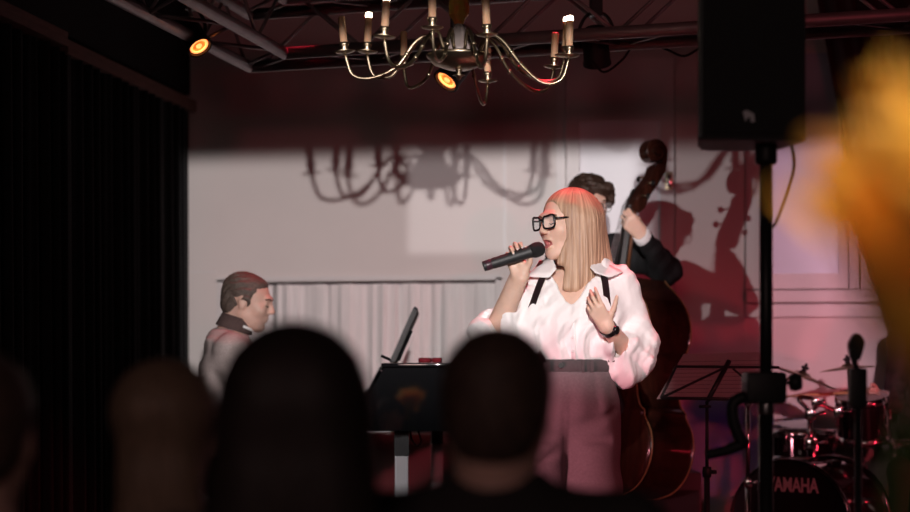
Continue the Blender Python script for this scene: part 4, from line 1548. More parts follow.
sobj('hair', hair, 0.0042, M_grhair, bo, hP.c - 0.17, hP.c + 0.18, wrinkle(0.005, ((0.1, 1, 0.6), 0.022, (1, 0, 0.3), 0.12, 1.0)))
jack = torso + arms + [half(F(222, 470, 0), (0, 0, -1), 0.01), cone(F(262, 366, 0), F(246, 330, 0), 0.02, 0.075, 0.02, 's')]
lo, hi = F(180, 480, 0) + np.array((0, -0.36, 0)), F(340, 318, 0) + np.array((0, 0.36, 0))
sobj('jacket', jack, 0.0065, M_tweed, pianist, lo, hi, wrinkle(0.006, ((0.4, 0.1, 1), 0.10, (1, 0.5, 0), 0.3, 1.0), ((1, 0.2, 0.5), 0.09, (0, 1, 1), 0.25, 0.7)))
bm = bmesh.new()
nd = np.array(hP(-0.03, 0, -0.055)) - F(231, 338, 0)
nd = nd / np.linalg.norm(nd)
Mn = align(F(236, 323, 0.0), (0.30, 0, 0.95))
lathe(bm, [(0.078, -0.030), (0.072, 0.0), (0.066, 0.026), (0.062, 0.026), (0.062, -0.02)], 28, Mn, False)
obj('jacket_collar', bm, M_collar, pianist, True)
bm = bmesh.new()
lathe(bm, [(0.064, 0.0), (0.061, 0.010), (0.058, 0.010), (0.058, 0.0)], 28, align(F(241, 326, 0.0), (0.42, 0, 0.90)), False)
obj('shirt_collar', bm, M_white, pianist, True)
lo, hi = F(190, 640, 0) + np.array((0, -0.3, 0)), F(380, 440, 0) + np.array((0, 0.3, 0))
lo[2] = 0.0
sobj('trousers', lgp + [ell(F(224, 470, 0), (0.13, 0.18, 0.12), 0.05), half((0, 0, 0.06), (0, 0, -1), 0.004)], 0.010, M_suit, pianist, lo, hi)
# bench
pb = F(226, 470, 0)
bench = thing('piano_bench', 'black padded piano bench under the seated pianist', 'bench', tuple(w3(pf.L + pb[0], pf.D, STAGE)), (0, 0, YAW))
bm = bmesh.new()
bx(bm, -0.17, 0.17, -0.33, 0.33, 0.40, 0.465, 0.015)
obj('seat', bm, M_blkplas, bench)
for x in (-0.14, 0.14):
    for y in (-0.29, 0.29):
        boxobj('leg', x - 0.02, x + 0.02, y - 0.02, y + 0.02, 0, 0.40, M_blkmet, bench)

# ------------------------------------------------------------------ piano
PD = 6.62
M_gloss = mat('black_piano_lacquer', (0.006, 0.006, 0.007), 0.03, coat=1.0, spec=0.5, ior=2.7)
pn = Fig(384, PD, STAGE)
F = pn
piano = pn.root('piano', 'glossy black compact grand piano with upright music desk and silver leg', 'piano')
piano.rotation_euler.z = YAW + R(3.3)
zt_, zb_ = F(384, 367)[2], F(384, 431)[2]
prof2 = [F(384, 367), F(380, 374), F(371, 391), F(362, 398), F(354, 400), F(350, 404), F(349, 431)]
xe = F(520, 367)[0]
poly = [(p[0], p[2]) for p in prof2] + [(xe, zb_), (xe, zt_)]
bm = bmesh.new()
prism(bm, poly, 0.0, 0.03, 'y')
o = obj('side_panel', bm, M_gloss, piano, False, (0, -0.030, 0), (R(-1.7), 0, 0))
bm = bmesh.new()
prism(bm, poly, 1.30, 1.33, 'y')
obj('side_panel', bm, M_gloss, piano)
x0 = F(384, 367)[0]
xk = F(350, 400)[0]
boxobj('case', x0, xe, 0.03, 1.30, zb_ + 0.01, zt_ - 0.012, M_gloss, piano)
boxobj('keybed', xk, x0, 0.03, 1.30, zb_, zb_ + 0.05, M_gloss, piano)
bm = bmesh.new()
bx(bm, x0 - 0.012, xe + 0.012, -0.022, 1.34, zt_, zt_ + 0.016, 0.005)
obj('lid', bm, M_gloss, piano, 'auto')
boxobj('edge_strip', xk + 0.02, F(391, 432)[0], -0.006, 0.0, zb_ - 0.004, zb_ + 0.002, M_steel, piano)
0 and boxobj('bottom_trim', F(409, 423)[0], F(432, 423)[0], -0.003, 0.0, F(384, 423)[2], F(384, 422.2)[2], M_steel, piano)
# keys
kz = zb_ + 0.05
kb = boxobj('keyslip', xk, xk + 0.03, 0.03, 1.30, kz - 0.01, kz + 0.03, M_gloss, piano)
M_key = mat('ivory_white_key', (0.75, 0.73, 0.70), 0.25)
wk_me = None
for i in range(52):
    bm = bmesh.new()
    y = 0.05 + i * 0.0238
    bx(bm, xk + 0.032, x0 - 0.01, y, y + 0.0228, kz, kz + 0.02)
    obj('white_key', bm, M_key, piano)
    if i % 7 in (0, 2, 3, 5, 6) and i < 51:
        bm = bmesh.new()
        bx(bm, xk + 0.075, x0 - 0.01, y + 0.018, y + 0.029, kz + 0.02, kz + 0.032)
        obj('black_key', bm, M_ebony, piano)
# music desk, seen edge on
a, b_ = F(395, 363, 0.25), F(419.5, 307, 0.25)
dk = (b_ - a)
Ld = float(np.linalg.norm(dk))
ax = math.atan2(dk[0], dk[2])
md = thing('music_desk', 'x', None)
del md['label']
md.parent = piano
md.location = a
md.rotation_euler = (Matrix.Rotation(R(-2.6), 3, 'Z') @ Matrix.Rotation(ax, 3, 'Y')).to_euler()
bm = bmesh.new()
bx(bm, -0.008, 0.008, 0.0, 0.72, 0.0, Ld, 0.004)
obj('desk_board', bm, M_black, md, 'auto')
bm = bmesh.new()
bx(bm, -0.05, -0.008, 0.0, 0.72, 0.004, 0.016)
obj('desk_ledge', bm, M_gloss, md)
for i in range(26):
    bm = bmesh.new()
    z = 0.012 + i * (Ld - 0.02) / 26
    bx(bm, -0.012, 0.012, -0.003, 0.0, z, z + 0.004)
    obj('edge_stud', bm, mat('dull_stud', (0.035, 0.03, 0.032), 0.5), md)
boxobj('desk_support', 0.012, 0.026, 0.1, 0.62, 0.02, Ld * 0.62, M_gloss, md)
# legs: black upper sleeve, silver lower part
for px_, dy_ in ((403, 0.10), (452, 1.18)):
    a = F(px_, 431, dy_)
    lg_ = boxobj('leg', a[0] - 0.028, a[0] + 0.028, dy_ - 0.028, dy_ + 0.028, F(403, 457)[2], zb_ + 0.01, M_blkplas, piano)
    bm = bmesh.new()
    bx(bm, a[0] - 0.026, a[0] + 0.026, dy_ - 0.026, dy_ + 0.026, 0.0, F(403, 457)[2], 0.004)
    obj('leg_sleeve', bm, mat('silver_leg_paint', (0.55, 0.54, 0.56), 0.4, metal=0.2), lg_)
boxobj('leg', xe - 0.12, xe - 0.06, 0.6, 0.66, 0, zb_ + 0.01, M_blkplas, piano)
bm = bmesh.new()
tube(bm, smooth_path([F(421, 431, 0.2), F(424, 441, 0.2), F(420, 446, 0.2), F(415, 440, 0.2), F(413, 431, 0.2)], 5), 0.004, 6)
obj('pedal_cable', bm, M_black, piano, True)
# red discs added to stand in for reflections on the piano lid
for px_, w_, lab in ((425, 0.05, 'small red disc standing in for a reflection on the piano lid nearest the music desk'), (437, 0.04, 'small red disc standing in for a reflection on the piano lid beside the front head')):
    a = F(px_, 366, 0.1)
    bm = bmesh.new()
    lathe(bm, [(0.0, 0.0), (w_ * 0.5, 0.0), (w_ * 0.55, 0.012), (w_ * 0.5, 0.02), (0.0, 0.018)], 16)
    p = w3(pn.L + a[0], pn.D + 0.1, STAGE + zt_ + 0.0165)
    tag(obj('red_glint_disc', bm, mat('red_glint_tint', (0.22, 0.02, 0.03), 0.08, trans=0.4), None, True, tuple(p)), lab, 'glint')

# ------------------------------------------------------------------ music stand with sheet music
ms = Fig(707, 6.5, STAGE)
F = ms
mst = ms.root('music_stand', 'folding black music stand carrying sheet music beside the bass', 'music stand')
bm = bmesh.new()
cyl(bm, F(707, 474), F(707, 401), 0.007, None, 10)
obj('upper_pole', bm, M_blkmet, mst, True)
bm = bmesh.new()
a = F(707, 472)
cyl(bm, (a[0], 0, 0.10), a, 0.0115, None, 10)
obj('lower_pole', bm, M_blkmet, mst, True)
bm = bmesh.new()
lathe(bm, [(0.016, -0.02), (0.018, 0), (0.016, 0.02)], 12, Matrix.Translation(Vector(a)))
ck = obj('clutch', bm, M_blkmet, mst, True)
bm = bmesh.new()
cyl(bm, a + np.array((0.016, 0, 0)), a + np.array((0.036, 0, 0)), 0.008, None, 10)
obj('wing_screw', bm, M_blkmet, ck, True)
for k in range(3):
    t = R(90 + 120 * k)
    bm = bmesh.new()
    tube(bm, [(a[0], 0, 0.36), (a[0] + 0.30 * math.cos(t), 0.30 * math.sin(t), 0.008)], 0.007, 8)
    obj('leg', bm, M_blkmet, mst, True)
bl, tl, tr_, br = F(661, 398, -0.05), F(676, 366.5, 0.02), F(779, 367.5, 0.02), F(770, 399.5, -0.05)
cb, ct = F(708, 400, -0.05), F(729, 361, 0.035)
def bar(nm, p, q, r_=0.005):
    bm = bmesh.new()
    tube(bm, [p, q], r_, 6)
    return obj(nm, bm, M_blkmet, mst, True)
bar('desk_bar', bl, br, 0.0065)
bar('desk_bar', tl, tr_, 0.0055)
bar('desk_spine', cb, ct, 0.010)
bar('desk_strut', bl, F(722, 369, 0.02), 0.0055)
bar('desk_strut', br, F(733, 369, 0.02), 0.0055)
bar('desk_strut', bl, tl, 0.0055)
bar('desk_strut', F(699, 406.5, -0.02), F(711, 406.5, -0.02), 0.006)
M_paper = mat('sheet_music_paper', (0.62, 0.55, 0.56), 0.8, noise=0.05)
# two open sheets standing on the desk, their staves printed in lines
for (a0, a1, b1, b0_), lab in ((((657, 399), (684, 354), (727, 353), (708, 399)), 'left sheet of music leaning on the folding stand'),
                               (((708, 399), (727, 352.5), (765, 352), (757, 399)), 'right sheet of music leaning on the folding stand')):
    q = [F(*a0, -0.062), F(*a1, 0.045), F(*b1, 0.045), F(*b0_, -0.062)]
    bm = bmesh.new()
    bm.faces.new([bm.verts.new(Vector(p)) for p in q])
    bmesh.ops.solidify(bm, geom=bm.faces[:], thickness=0.003)
    s_ = obj('music_sheet', bm, M_paper, None, False, tuple(w3(ms.L, ms.D + 0.012, STAGE)), (0, 0, YAW))
    tag(s_, lab, 'sheet music', 'sheets on the music stand')
    q = [np.array(p) + np.array((0, -0.0025, 0)) for p in q]
    for k in range(9):
        t = 0.14 + k * 0.085
        l0, l1 = q[0] * (1 - t) + q[1] * t, q[3] * (1 - t) + q[2] * t
        bm = bmesh.new()
        tube(bm, [l0 * 0.94 + l1 * 0.06, l0 * 0.06 + l1 * 0.94], 0.0011, 4)
        obj('staff_line', bm, mat('printed_ink', (0.20, 0.15, 0.16), 0.8), s_)

# ------------------------------------------------------------------ bass amplifier behind the bass
am = Fig(686, 7.6, STAGE)
F = am
amp = am.root('amplifier', 'small black amplifier box on the floor behind the bass', 'amplifier')
bm = bmesh.new()
h_ = F(690, 470)[2]
bx(bm, -0.22, F(697, 470)[0], -0.15, 0.15, 0.0, h_, 0.012)
obj('cabinet', bm, M_blkplas, amp, 'auto')
bm = bmesh.new()
bx(bm, -0.19, F(694, 470)[0], -0.156, -0.149, 0.03, h_ - 0.08)
obj('grille', bm, mat('speaker_cloth', (0.02, 0.018, 0.018), 0.9, bump=0.4, bscale=400), amp)
bm = bmesh.new()
tube(bm, smooth_path([(-0.10, 0, h_), (-0.08, 0, h_ + 0.025), (-0.02, 0, h_ + 0.025), (0.0, 0, h_)], 4), 0.007, 6)
obj('carry_handle', bm, M_black, amp, True)

# ------------------------------------------------------------------ drum kit
M_shell = mat('black_drum_lacquer', (0.010, 0.008, 0.009), 0.10, coat=0.8, noise=0.1)
M_dhead = mat('black_drum_head', (0.010, 0.009, 0.010), 0.35, noise=0.1)
M_skinh = mat('white_drum_head', (0.55, 0.50, 0.50), 0.5)
M_cymb = mat('dark_bronze_cymbal', (0.42, 0.30, 0.16), 0.30, metal=1.0, noise=0.2, nscale=40)
M_logo = mat('silver_lettering', (0.70, 0.62, 0.64), 0.5)


def drum(name, label, loc, axis, r, depth, lugs, head_m, group=None, logo=False, cat='drum'):
    """loc is the centre of the struck (front) head; axis points out of it"""
    t = thing(name, label, cat, tuple(loc), (0, 0, 0), group)
    M = align((0, 0, 0), axis)
    bm = bmesh.new()
    lathe(bm, [(r * 0.985, -0.012), (r * 0.985, -depth + 0.012)], 40, M, False)
    obj('shell', bm, M_shell, t, True)
    for z0, z1, nm in ((-0.028, 0.006, 'front_hoop'), (-depth - 0.006, -depth + 0.028, 'rear_hoop')):
        bm = bmesh.new()
        lathe(bm, [(r * 0.985, z0), (r * 1.02, z0), (r * 1.03, (z0 + z1) / 2), (r * 1.02, z1), (r * 0.985, z1), (r * 0.985, z0)], 40, M, False)
        obj(nm, bm, M_chrome if not logo else mat('dark_chrome_hoop', (0.20, 0.17, 0.18), 0.15, metal=1.0), t, True)
    for z, nm in ((-0.004, 'front_head'), (-depth + 0.004, 'rear_head')):
        bm = bmesh.new()
        lathe(bm, [(0.0, z), (r * 0.98, z)], 40, M, False)
        obj(nm, bm, head_m, t)
    for k in range(lugs):
        a = 2 * PI * (k + 0.5) / lugs
        u = Vector((math.cos(a), math.sin(a), 0))
        bm = bmesh.new()
        cyl(bm, M @ (u * r * 1.035 + Vector((0, 0, 0.012))), M @ (u * r * 1.035 + Vector((0, 0, -depth * 0.48))), 0.0038, None, 6)
        lo_ = obj('tension_rod', bm, M_chrome, t, True)
        bm = bmesh.new()
        bx(bm, -0.010, 0.010, -0.012, 0.012, -depth * 0.62, -depth * 0.38, 0.004, M @ Matrix.Rotation(a, 4, 'Z') @ Matrix.Translation((r * 1.02, 0, 0)))
        obj('lug', bm, M_chrome, lo_)
    return t, M


BDk = 7.3
bc = cp(789, 0, BDk)
bc.z = STAGE + 0.325
axd = w3(-math.sin(R(38)), -math.cos(R(38)), 0)
axd = Vector((axd.x, axd.y, 0)).normalized()
kick, KM = drum('bass_drum', 'black bass drum with pale brand lettering on its front head', bc, axd, 0.28, 0.42, 8, M_dhead, logo=True)
cu = bpy.data.curves.new('lettering', 'FONT')
cu.body = 'YAMAHA'
cu.size = 0.085
cu.align_x = 'CENTER'
cu.align_y = 'CENTER'
cu.extrude = 0.0008
cu.offset = 0.0022
cu.space_character = 0.98
tmp = bpy.data.objects.new('tmp_text', cu)
C.objects.link(tmp)
bpy.context.view_layer.update()
me = bpy.data.meshes.new_from_object(tmp.evaluated_get(bpy.context.evaluated_depsgraph_get()))
bpy.data.objects.remove(tmp)
xs = [v.co.x for v in me.vertices]
kx = 0.245 / (max(xs) - min(xs))
right = Vector((-axd.y, axd.x, 0))
TM = Matrix((( right.x, 0, axd.x, 0), (right.y, 0, axd.y, 0), (0, 1, 0, 0), (0, 0, 0, 1)))
if TM.determinant() < 0:
    pass
for v in me.vertices:
    v.co = TM @ Vector((v.co.x * kx, v.co.y * 1.0, v.co.z + 0.0005)) + Vector((0, 0, 0.172)) + right * 0.016
mobj('lettering', me, M_logo, kick)
for q in (-1, 1):
    bm = bmesh.new()
    s0 = right * q * 0.20 - axd * 0.12 + Vector((0, 0, -0.19))
    tube(bm, [s0, s0 + right * q * 0.14 + axd * 0.08 + Vector((0, 0, -0.13))], 0.009, 8)
    obj('spur', bm, M_chrome, kick, True)


def rod(nm, pts, r_, parent, m=None, seg=8):
    bm = bmesh.new()
    tube(bm, pts, r_, seg)
    return obj(nm, bm, m or M_chrome, parent, True)


def clamp(parent, p, s=0.018):
    bm = bmesh.new()
    bx(bm, p[0] - s, p[0] + s, p[1] - s, p[1] + s, p[2] - s, p[2] + s, s * 0.35)
    o = obj('clamp', bm, M_chrome, parent, 'auto')
    bm = bmesh.new()
    tube(bm, [Vector(p) + Vector((s, -s, 0)), Vector(p) + Vector((s * 2.6, -s * 1.4, s * 0.4))], [0.005, 0.009], 8)
    obj('wing_nut', bm, M_chrome, o, True)


# tom mount on the bass drum
hold = thing('tom_holder', 'chrome tom holder post rising from the bass drum', 'holder', tuple(bc + Vector((0, 0, 0.292)) - axd * 0.2))
h0 = Vector(hold.location)
def rel(px, py, D):
    return cp(px, py, D) - h0
rod('post', [(0, 0, -0.005), (0, 0, 0.20)], 0.014, hold)
clamp(hold, (0, 0, 0.05), 0.028)
clamp(hold, (0, 0, 0.18), 0.024)
rod('l_arm', smooth_path([(0, 0, 0.18), (0.04, 0.02, 0.22), rel(838, 412, 7.5)], 5), 0.010, hold)
rod('l_arm', smooth_path([(0, 0, 0.19), (-0.05, 0.0, 0.25), rel(812, 398, 7.5)], 5), 0.010, hold)
clamp(hold, rel(838, 412, 7.5), 0.022)
clamp(hold, rel(815, 402, 7.5), 0.016)

tc_ = cp(862, 396, 7.62)
drum('rack_tom', 'black rack tom with chrome lugs under the right cymbal', tc_, Vector(w3(-0.10, -0.22, 0.97)), 0.118, 0.20, 6, M_skinh)
sn = cp(800, 431, 7.95)
sd, _ = drum('snare_drum', 'low snare drum behind the bass drum\'s lettered head', sn, Vector((0, 0, 1)), 0.165, 0.14, 8, M_skinh)
for k in range(3):
    t = R(30 + 120 * k)
    rod('stand_leg', [(0, 0, -0.30), (0.22 * math.cos(t), 0.22 * math.sin(t), -(sn.z - STAGE) + 0.008)], 0.008, sd)
    rod('basket_arm', [(0, 0, -0.30), (0.15 * math.cos(t), 0.15 * math.sin(t), -0.15)], 0.006, sd)
rod('stand_tube', [(0, 0, -0.30), (0, 0, -0.16)], 0.011, sd)
ft = cp(935, 442, 7.6)
fd, _ = drum('floor_tom', 'black floor tom with chrome legs at the right edge', ft, Vector((0, 0, 1)), 0.18, 0.34, 8, M_skinh)
for k in range(3):
    t = R(200 + 120 * k)
    rod('leg', [(0.195 * math.cos(t), 0.195 * math.sin(t), -0.12), (0.195 * math.cos(t), 0.195 * math.sin(t), -(ft.z - STAGE) + 0.004)], 0.007, fd)


def cymbal(label, px, py, D, r, axis, base_px, base_D, double=False, knee=None, name='cymbal_stand'):
    c = cp(px, py, D)
    b = cp(base_px, 0, base_D)
    b.z = STAGE
    t = thing(name, label, 'cymbal', tuple(b))
    q = c - b
    for k in range(3):
        a = R(20 + 120 * k)
        rod('leg', [(0, 0, 0.30), (0.24 * math.cos(a), 0.24 * math.sin(a), 0.008)], 0.009, t)
    if knee is None:
        rod('stand_tube', [(0, 0, 0.16), (0, 0, q.z * 0.55)], 0.0125, t)
        rod('upper_tube', [(0, 0, q.z * 0.5), (q.x, q.y, q.z + 0.05)], 0.008, t)
        clamp(t, (0, 0, q.z * 0.55), 0.016)
    else:
        kz = cp(base_px, knee, base_D).z - STAGE
        rod('stand_tube', [(0, 0, 0.16), (0, 0, kz * 0.6)], 0.0125, t)
        rod('upper_tube', [(0, 0, kz * 0.6), (0, 0, kz)], 0.009, t)
        clamp(t, (0, 0, kz * 0.6), 0.016)
        clamp(t, (0, 0, kz), 0.018)
        rod('boom', [(0, 0, kz), q + Vector(axis) * 0.03], 0.008, t)
    M = align(q, axis)
    for dz in ((0, 0.02) if double else (0,)):
        bm = bmesh.new()
        s_ = -1 if (double and dz == 0) else 1
        lathe(bm, [(0.004, dz + s_ * 0.020), (r * 0.18, dz + s_ * 0.018), (r * 0.24, dz + s_ * 0.008), (r * 0.7, dz + s_ * 0.002), (r, dz - s_ * 0.005), (r, dz - s_ * 0.0065), (r * 0.7, dz), (r * 0.24, dz + s_ * 0.005), (0.004, dz + s_ * 0.016)], 40, M, False)
        obj('cymbal', bm, M_cymb, t, True)
    bm = bmesh.new()
    lathe(bm, [(0.0, 0.060), (0.006, 0.058), (0.007, 0.046), (0.017, 0.044), (0.017, 0.034), (0.010, 0.032), (0.012, 0.020), (0.014, 0.018), (0.0, 0.016)], 14, M)
    obj('felt_and_nut', bm, M_black, t, True)
    return t


cymbal('thin bronze splash cymbal held level against the pink wall', 848, 368, 7.6, 0.127, Vector(w3(-0.10, 0.03, 1)), 858, 7.75)
cymbal('bronze ride cymbal tilted down towards the drummer beside the pole', 802, 376, 7.55, 0.165, Vector(w3(0.34, -0.05, 0.92)), 748, 7.2, False, 402)
cymbal('pair of closed hi-hat cymbals low beneath the rack tom', 863, 442, 8.0, 0.135, Vector(w3(0.02, -0.12, 1)), 863, 8.0, True, None, 'hi_hat_stand')

# ------------------------------------------------------------------ drummer at the right edge
df = Fig(925, 7.95, STAGE)
F = df
drummer = df.root('person', 'drummer in dark patterned sleeves, cut off by the right edge', 'person')
M_pat = mat('dark_patterned_shirt', (0.055, 0.022, 0.026), 0.8, noise=0.9, nscale=38, col2=(0.008, 0.006, 0.007))
hD = headframe(F(932, 285, 0.0), R(-35), R(-12), 0, 1.0)
hnd = F(874, 393, -0.28)
tors = [ell(F(930, 375, 0.03), (0.17, 0.12, 0.22), 0.06), ell(F(932, 430, 0.04), (0.165, 0.13, 0.16), 0.06), cone(F(902, 340, 0.02), F(960, 340, 0.02), 0.062, 0.062, 0.05)]
arms = [cone(F(902, 343, 0.0), F(893, 402, -0.10), 0.060, 0.050, 0.04), cone(F(893, 402, -0.10), F(879, 398, -0.24), 0.048, 0.036, 0.03),
        cone(F(960, 343, 0.0), F(972, 405, -0.10), 0.060, 0.050, 0.04), cone(F(972, 405, -0.10), F(955, 410, -0.32), 0.046, 0.034, 0.03)]
lgd = []
for q, x in ((-1, 912), (1, 950)):
    hp_, kn_, an = F(x, 450, 0.04), F(x + q * 8, 465, -0.40), F(x + q * 10, 560, -0.36)
    hp_[2], kn_[2], an[2] = 0.56, 0.54, 0.10
    lgd += [cone(hp_, kn_, 0.085, 0.062, 0.04), cone(kn_, an, 0.06, 0.042, 0.03), cone(an + np.array((0, 0, -0.05)), an + np.array((0, -0.17, -0.065)), 0.04, 0.032, 0.02)]
skin = offset(tors, -0.013) + offset(arms, -0.012) + lgd + [cone(F(931, 338, 0.02), hD(-0.03, 0, -0.055), 0.06, 0.056, 0.04)] + head_prims(hD)
skin += hand_prims(F(879, 398, -0.235), (-0.75, -0.6, 0.12), (0.1, 0.1, 1), True, [(55, 75, 45)] * 4, ((0.8, 0.5, 0.3), 15, 15), 1.0)
skin += hand_prims(F(955, 410, -0.32), (-0.4, -0.9, 0.0), (-0.3, 0.1, 1), False, [(55, 75, 45)] * 4, ((0.8, 0.5, 0.3), 15, 15), 1.0)
lo, hi = F(850, 640, 0) + np.array((0, -0.62, 0)), F(1010, 250, 0) + np.array((0, 0.25, 0))
lo[2] = 0
bo = sobj('body', skin, 0.0075, M_skin2, drummer, lo, hi, pad=0.02)
he = lambda c, r, k=0.02, op='u': ell(hD(*c), hD.r(*r), k, op, hD.M)
sobj('hair', [he((-0.024, 0, 0.042), (0.106, 0.088, 0.086)), he((0.09, 0, -0.02), (0.068, 0.09, 0.085), 0.01, 's')], 0.006, M_dkhair, bo, hD.c - 0.17, hD.c + 0.18)
eyes(hD, bo)
lo, hi = F(850, 480, 0) + np.array((0, -0.45, 0)), F(1010, 315, 0) + np.array((0, 0.25, 0))
sobj('shirt', tors + arms + [half(F(930, 455, 0), (0, 0, -1), 0.01), cone(F(926, 352, -0.13), F(931, 322, -0.02), 0.02, 0.062, 0.01, 's')], 0.008, M_pat, drummer, lo, hi,
     wrinkle(0.006, ((0.4, 0.1, 1), 0.07, (1, 0.5, 0), 0.2, 1.0)))
lo, hi = F(850, 640, 0) + np.array((0, -0.62, 0)), F(1010, 430, 0) + np.array((0, 0.25, 0))
lo[2] = 0
sobj('trousers', offset(lgd, 0.008) + [ell(F(931, 455, 0.04), (0.17, 0.14, 0.11), 0.05)], 0.012, M_suit, drummer, lo, hi)
th = thing('drum_stool', 'round black drum stool under the drummer', 'stool', tuple(w3(df.L + F(932, 450, 0.05)[0], df.D + 0.05, STAGE)))
bm = bmesh.new()
lathe(bm, [(0.0, 0.44), (0.14, 0.44), (0.155, 0.455), (0.15, 0.475), (0.0, 0.48)], 24)
obj('seat', bm, M_blkplas, th, True)
rod('post', [(0, 0, 0.12), (0, 0, 0.44)], 0.014, th)
for k in range(3):
    t = R(120 * k)
    rod('leg', [(0, 0, 0.26), (0.22 * math.cos(t), 0.22 * math.sin(t), 0.008)], 0.010, th)
pa, pb_ = cp(877, 391, 7.66), cp(784, 396.5, 7.60)
bm = bmesh.new()
d_ = pb_ - pa
tube(bm, [Vector((0, 0, 0)), d_ * 0.8, d_ * 0.95, d_ * 0.96, d_ * 0.985, d_], [0.0072, 0.0070, 0.004, 0.0055, 0.006, 0.003], 10)
tag(obj('drumstick', bm, mat('hickory_wood', (0.65, 0.38, 0.20), 0.45, noise=0.2, nscale=30), None, True, tuple(pa)), 'wooden drumstick held out over the kit by the drummer', 'drumstick')

# ------------------------------------------------------------------ loudspeaker on its stand
lsf = Fig(766, 4.6, 0.0)
F = lsf
stand = lsf.root('speaker_stand', 'black tripod speaker stand with clamp, right of the music stand', 'stand')
zbt = F(766, 143)[2]
rod('upper_tube', [(0, 0, 0.95), (0, 0, zbt + 0.05)], 0.0175, stand, M_blkmet, 16)
rod('lower_tube', [(0, 0, 0.10), (0, 0, F(766, 406)[2])], 0.0205, stand, M_blkmet, 16)
bm = bmesh.new()
lathe(bm, [(0.0215, 0), (0.0225, 0.004), (0.0225, 0.035), (0.0215, 0.04)], 16, Matrix.Translation((0, 0, F(766, 414)[2])))
obj('grey_ring', bm, M_steel, stand, True)
bm = bmesh.new()
bx(bm, F(744, 400)[0], F(784, 400)[0], -0.05, 0.05, F(766, 403)[2], F(766, 372)[2], 0.012)
cb_ = obj('collar_block', bm, M_blkplas, stand, 'auto')
bm = bmesh.new()
M = align(F(784, 383), (1, 0, 0.05))
lathe(bm, [(0.006, 0), (0.006, 0.012), (0.020, 0.016), (0.024, 0.030), (0.020, 0.046), (0.0, 0.05)], 16, M)
obj('tightening_knob', bm, M_blkplas, cb_, True)
for pts, r_ in ((((746, 396), (733, 404), (735, 425), (744, 446)), 0.016), (((745, 443), (728, 450), (706, 455)), 0.014)):
    bm = bmesh.new()
    tube(bm, smooth_path([F(x, y, -0.04) for x, y in pts], 4), r_, 8)
    obj('folding_arm', bm, M_blkplas, stand, True)
for k in range(3):
    t = R(80 + 120 * k)
    rod('leg', [(0.02 * math.cos(t), 0.02 * math.sin(t), 0.62), (0.52 * math.cos(t), 0.52 * math.sin(t), 0.012)], 0.014, stand, M_blkmet)
    rod('leg_strut', [(0.02 * math.cos(t), 0.02 * math.sin(t), 0.16), (0.30 * math.cos(t), 0.30 * math.sin(t), 0.28)], 0.009, stand, M_blkmet)

spk = thing('loudspeaker', 'large black loudspeaker on a pole at upper right', 'loudspeaker', tuple(w3(lsf.L, lsf.D, zbt)), (0, 0, YAW))
xl, xr = F(701, 100, -0.13)[0], F(805, 100, -0.13)[0]
H = 0.60
zlow = F(766, 145, -0.13)[2] - zbt - 0.005
poly = [(xl, -0.13), (xr, -0.13), (xr + 0.008, -0.10), (xr + 0.004 - 0.02, 0.14), (xr - 0.06, 0.17), (xl + 0.06, 0.17), (xl + 0.03, 0.14), (xl - 0.004, -0.10)]
bm = bmesh.new()
prism(bm, poly, zlow + 0.01, H, 'z')
for v in bm.verts:
    if v.co.z < zlow + 0.02:
        v.co.z += max(0, (v.co.y + 0.13)) * 0.06
        if v.co.y < -0.12:
            v.co.z += 0.012
bmesh.ops.bevel(bm, geom=bm.edges[:], offset=0.008, segments=2, affect='EDGES')
obj('cabinet', bm, M_blkplas, spk, 'auto')
bm = bmesh.new()
bx(bm, xl + 0.006, xr - 0.006, -0.142, -0.128, zlow + 0.035, H - 0.01, 0.006)
obj('front_grille', bm, mat('black_steel_grille', (0.04, 0.042, 0.043), 0.55, metal=0.1, bump=0.5, bscale=420), spk, 'auto')
lg0 = F(748.5, 116.5, -0.142)
bm = bmesh.new()
c0_ = Vector((lg0[0], -0.146, lg0[2] - zbt))
prism(bm, [(c0_.x - 0.016, c0_.z + 0.012), (c0_.x - 0.004, c0_.z + 0.016), (c0_.x + 0.014, c0_.z + 0.006), (c0_.x + 0.016, c0_.z - 0.014), (c0_.x + 0.006, c0_.z - 0.016), (c0_.x + 0.004, c0_.z - 0.002), (c0_.x - 0.004, c0_.z - 0.004), (c0_.x - 0.008, c0_.z - 0.014)], -0.146, -0.142)
obj('badge', bm, mat('silver_badge', (0.75, 0.75, 0.78), 0.35, metal=0.4), spk)
bm = bmesh.new()
lathe(bm, [(0.026, -0.03), (0.030, -0.02), (0.030, 0.02), (0.026, 0.03)], 16, Matrix.Translation((0, 0, zlow)))
obj('pole_cup', bm, M_blkplas, spk, True)
bm = bmesh.new()
tube(bm, smooth_path([F(790, 138, 0.10), F(794, 165, 0.10), F(786, 195, 0.06), F(776, 222, 0.03), F(769, 240, 0.02), F(768, 330, 0.024), F(769, 420, 0.028), F(772, 520, 0.03)], 6), 0.0045, 6)
tag(obj('speaker_cable', bm, M_black, None, True, tuple(w3(lsf.L, lsf.D, 0)), (0, 0, YAW)), 'black cable drooping from the loudspeaker down to its pole', 'cable')

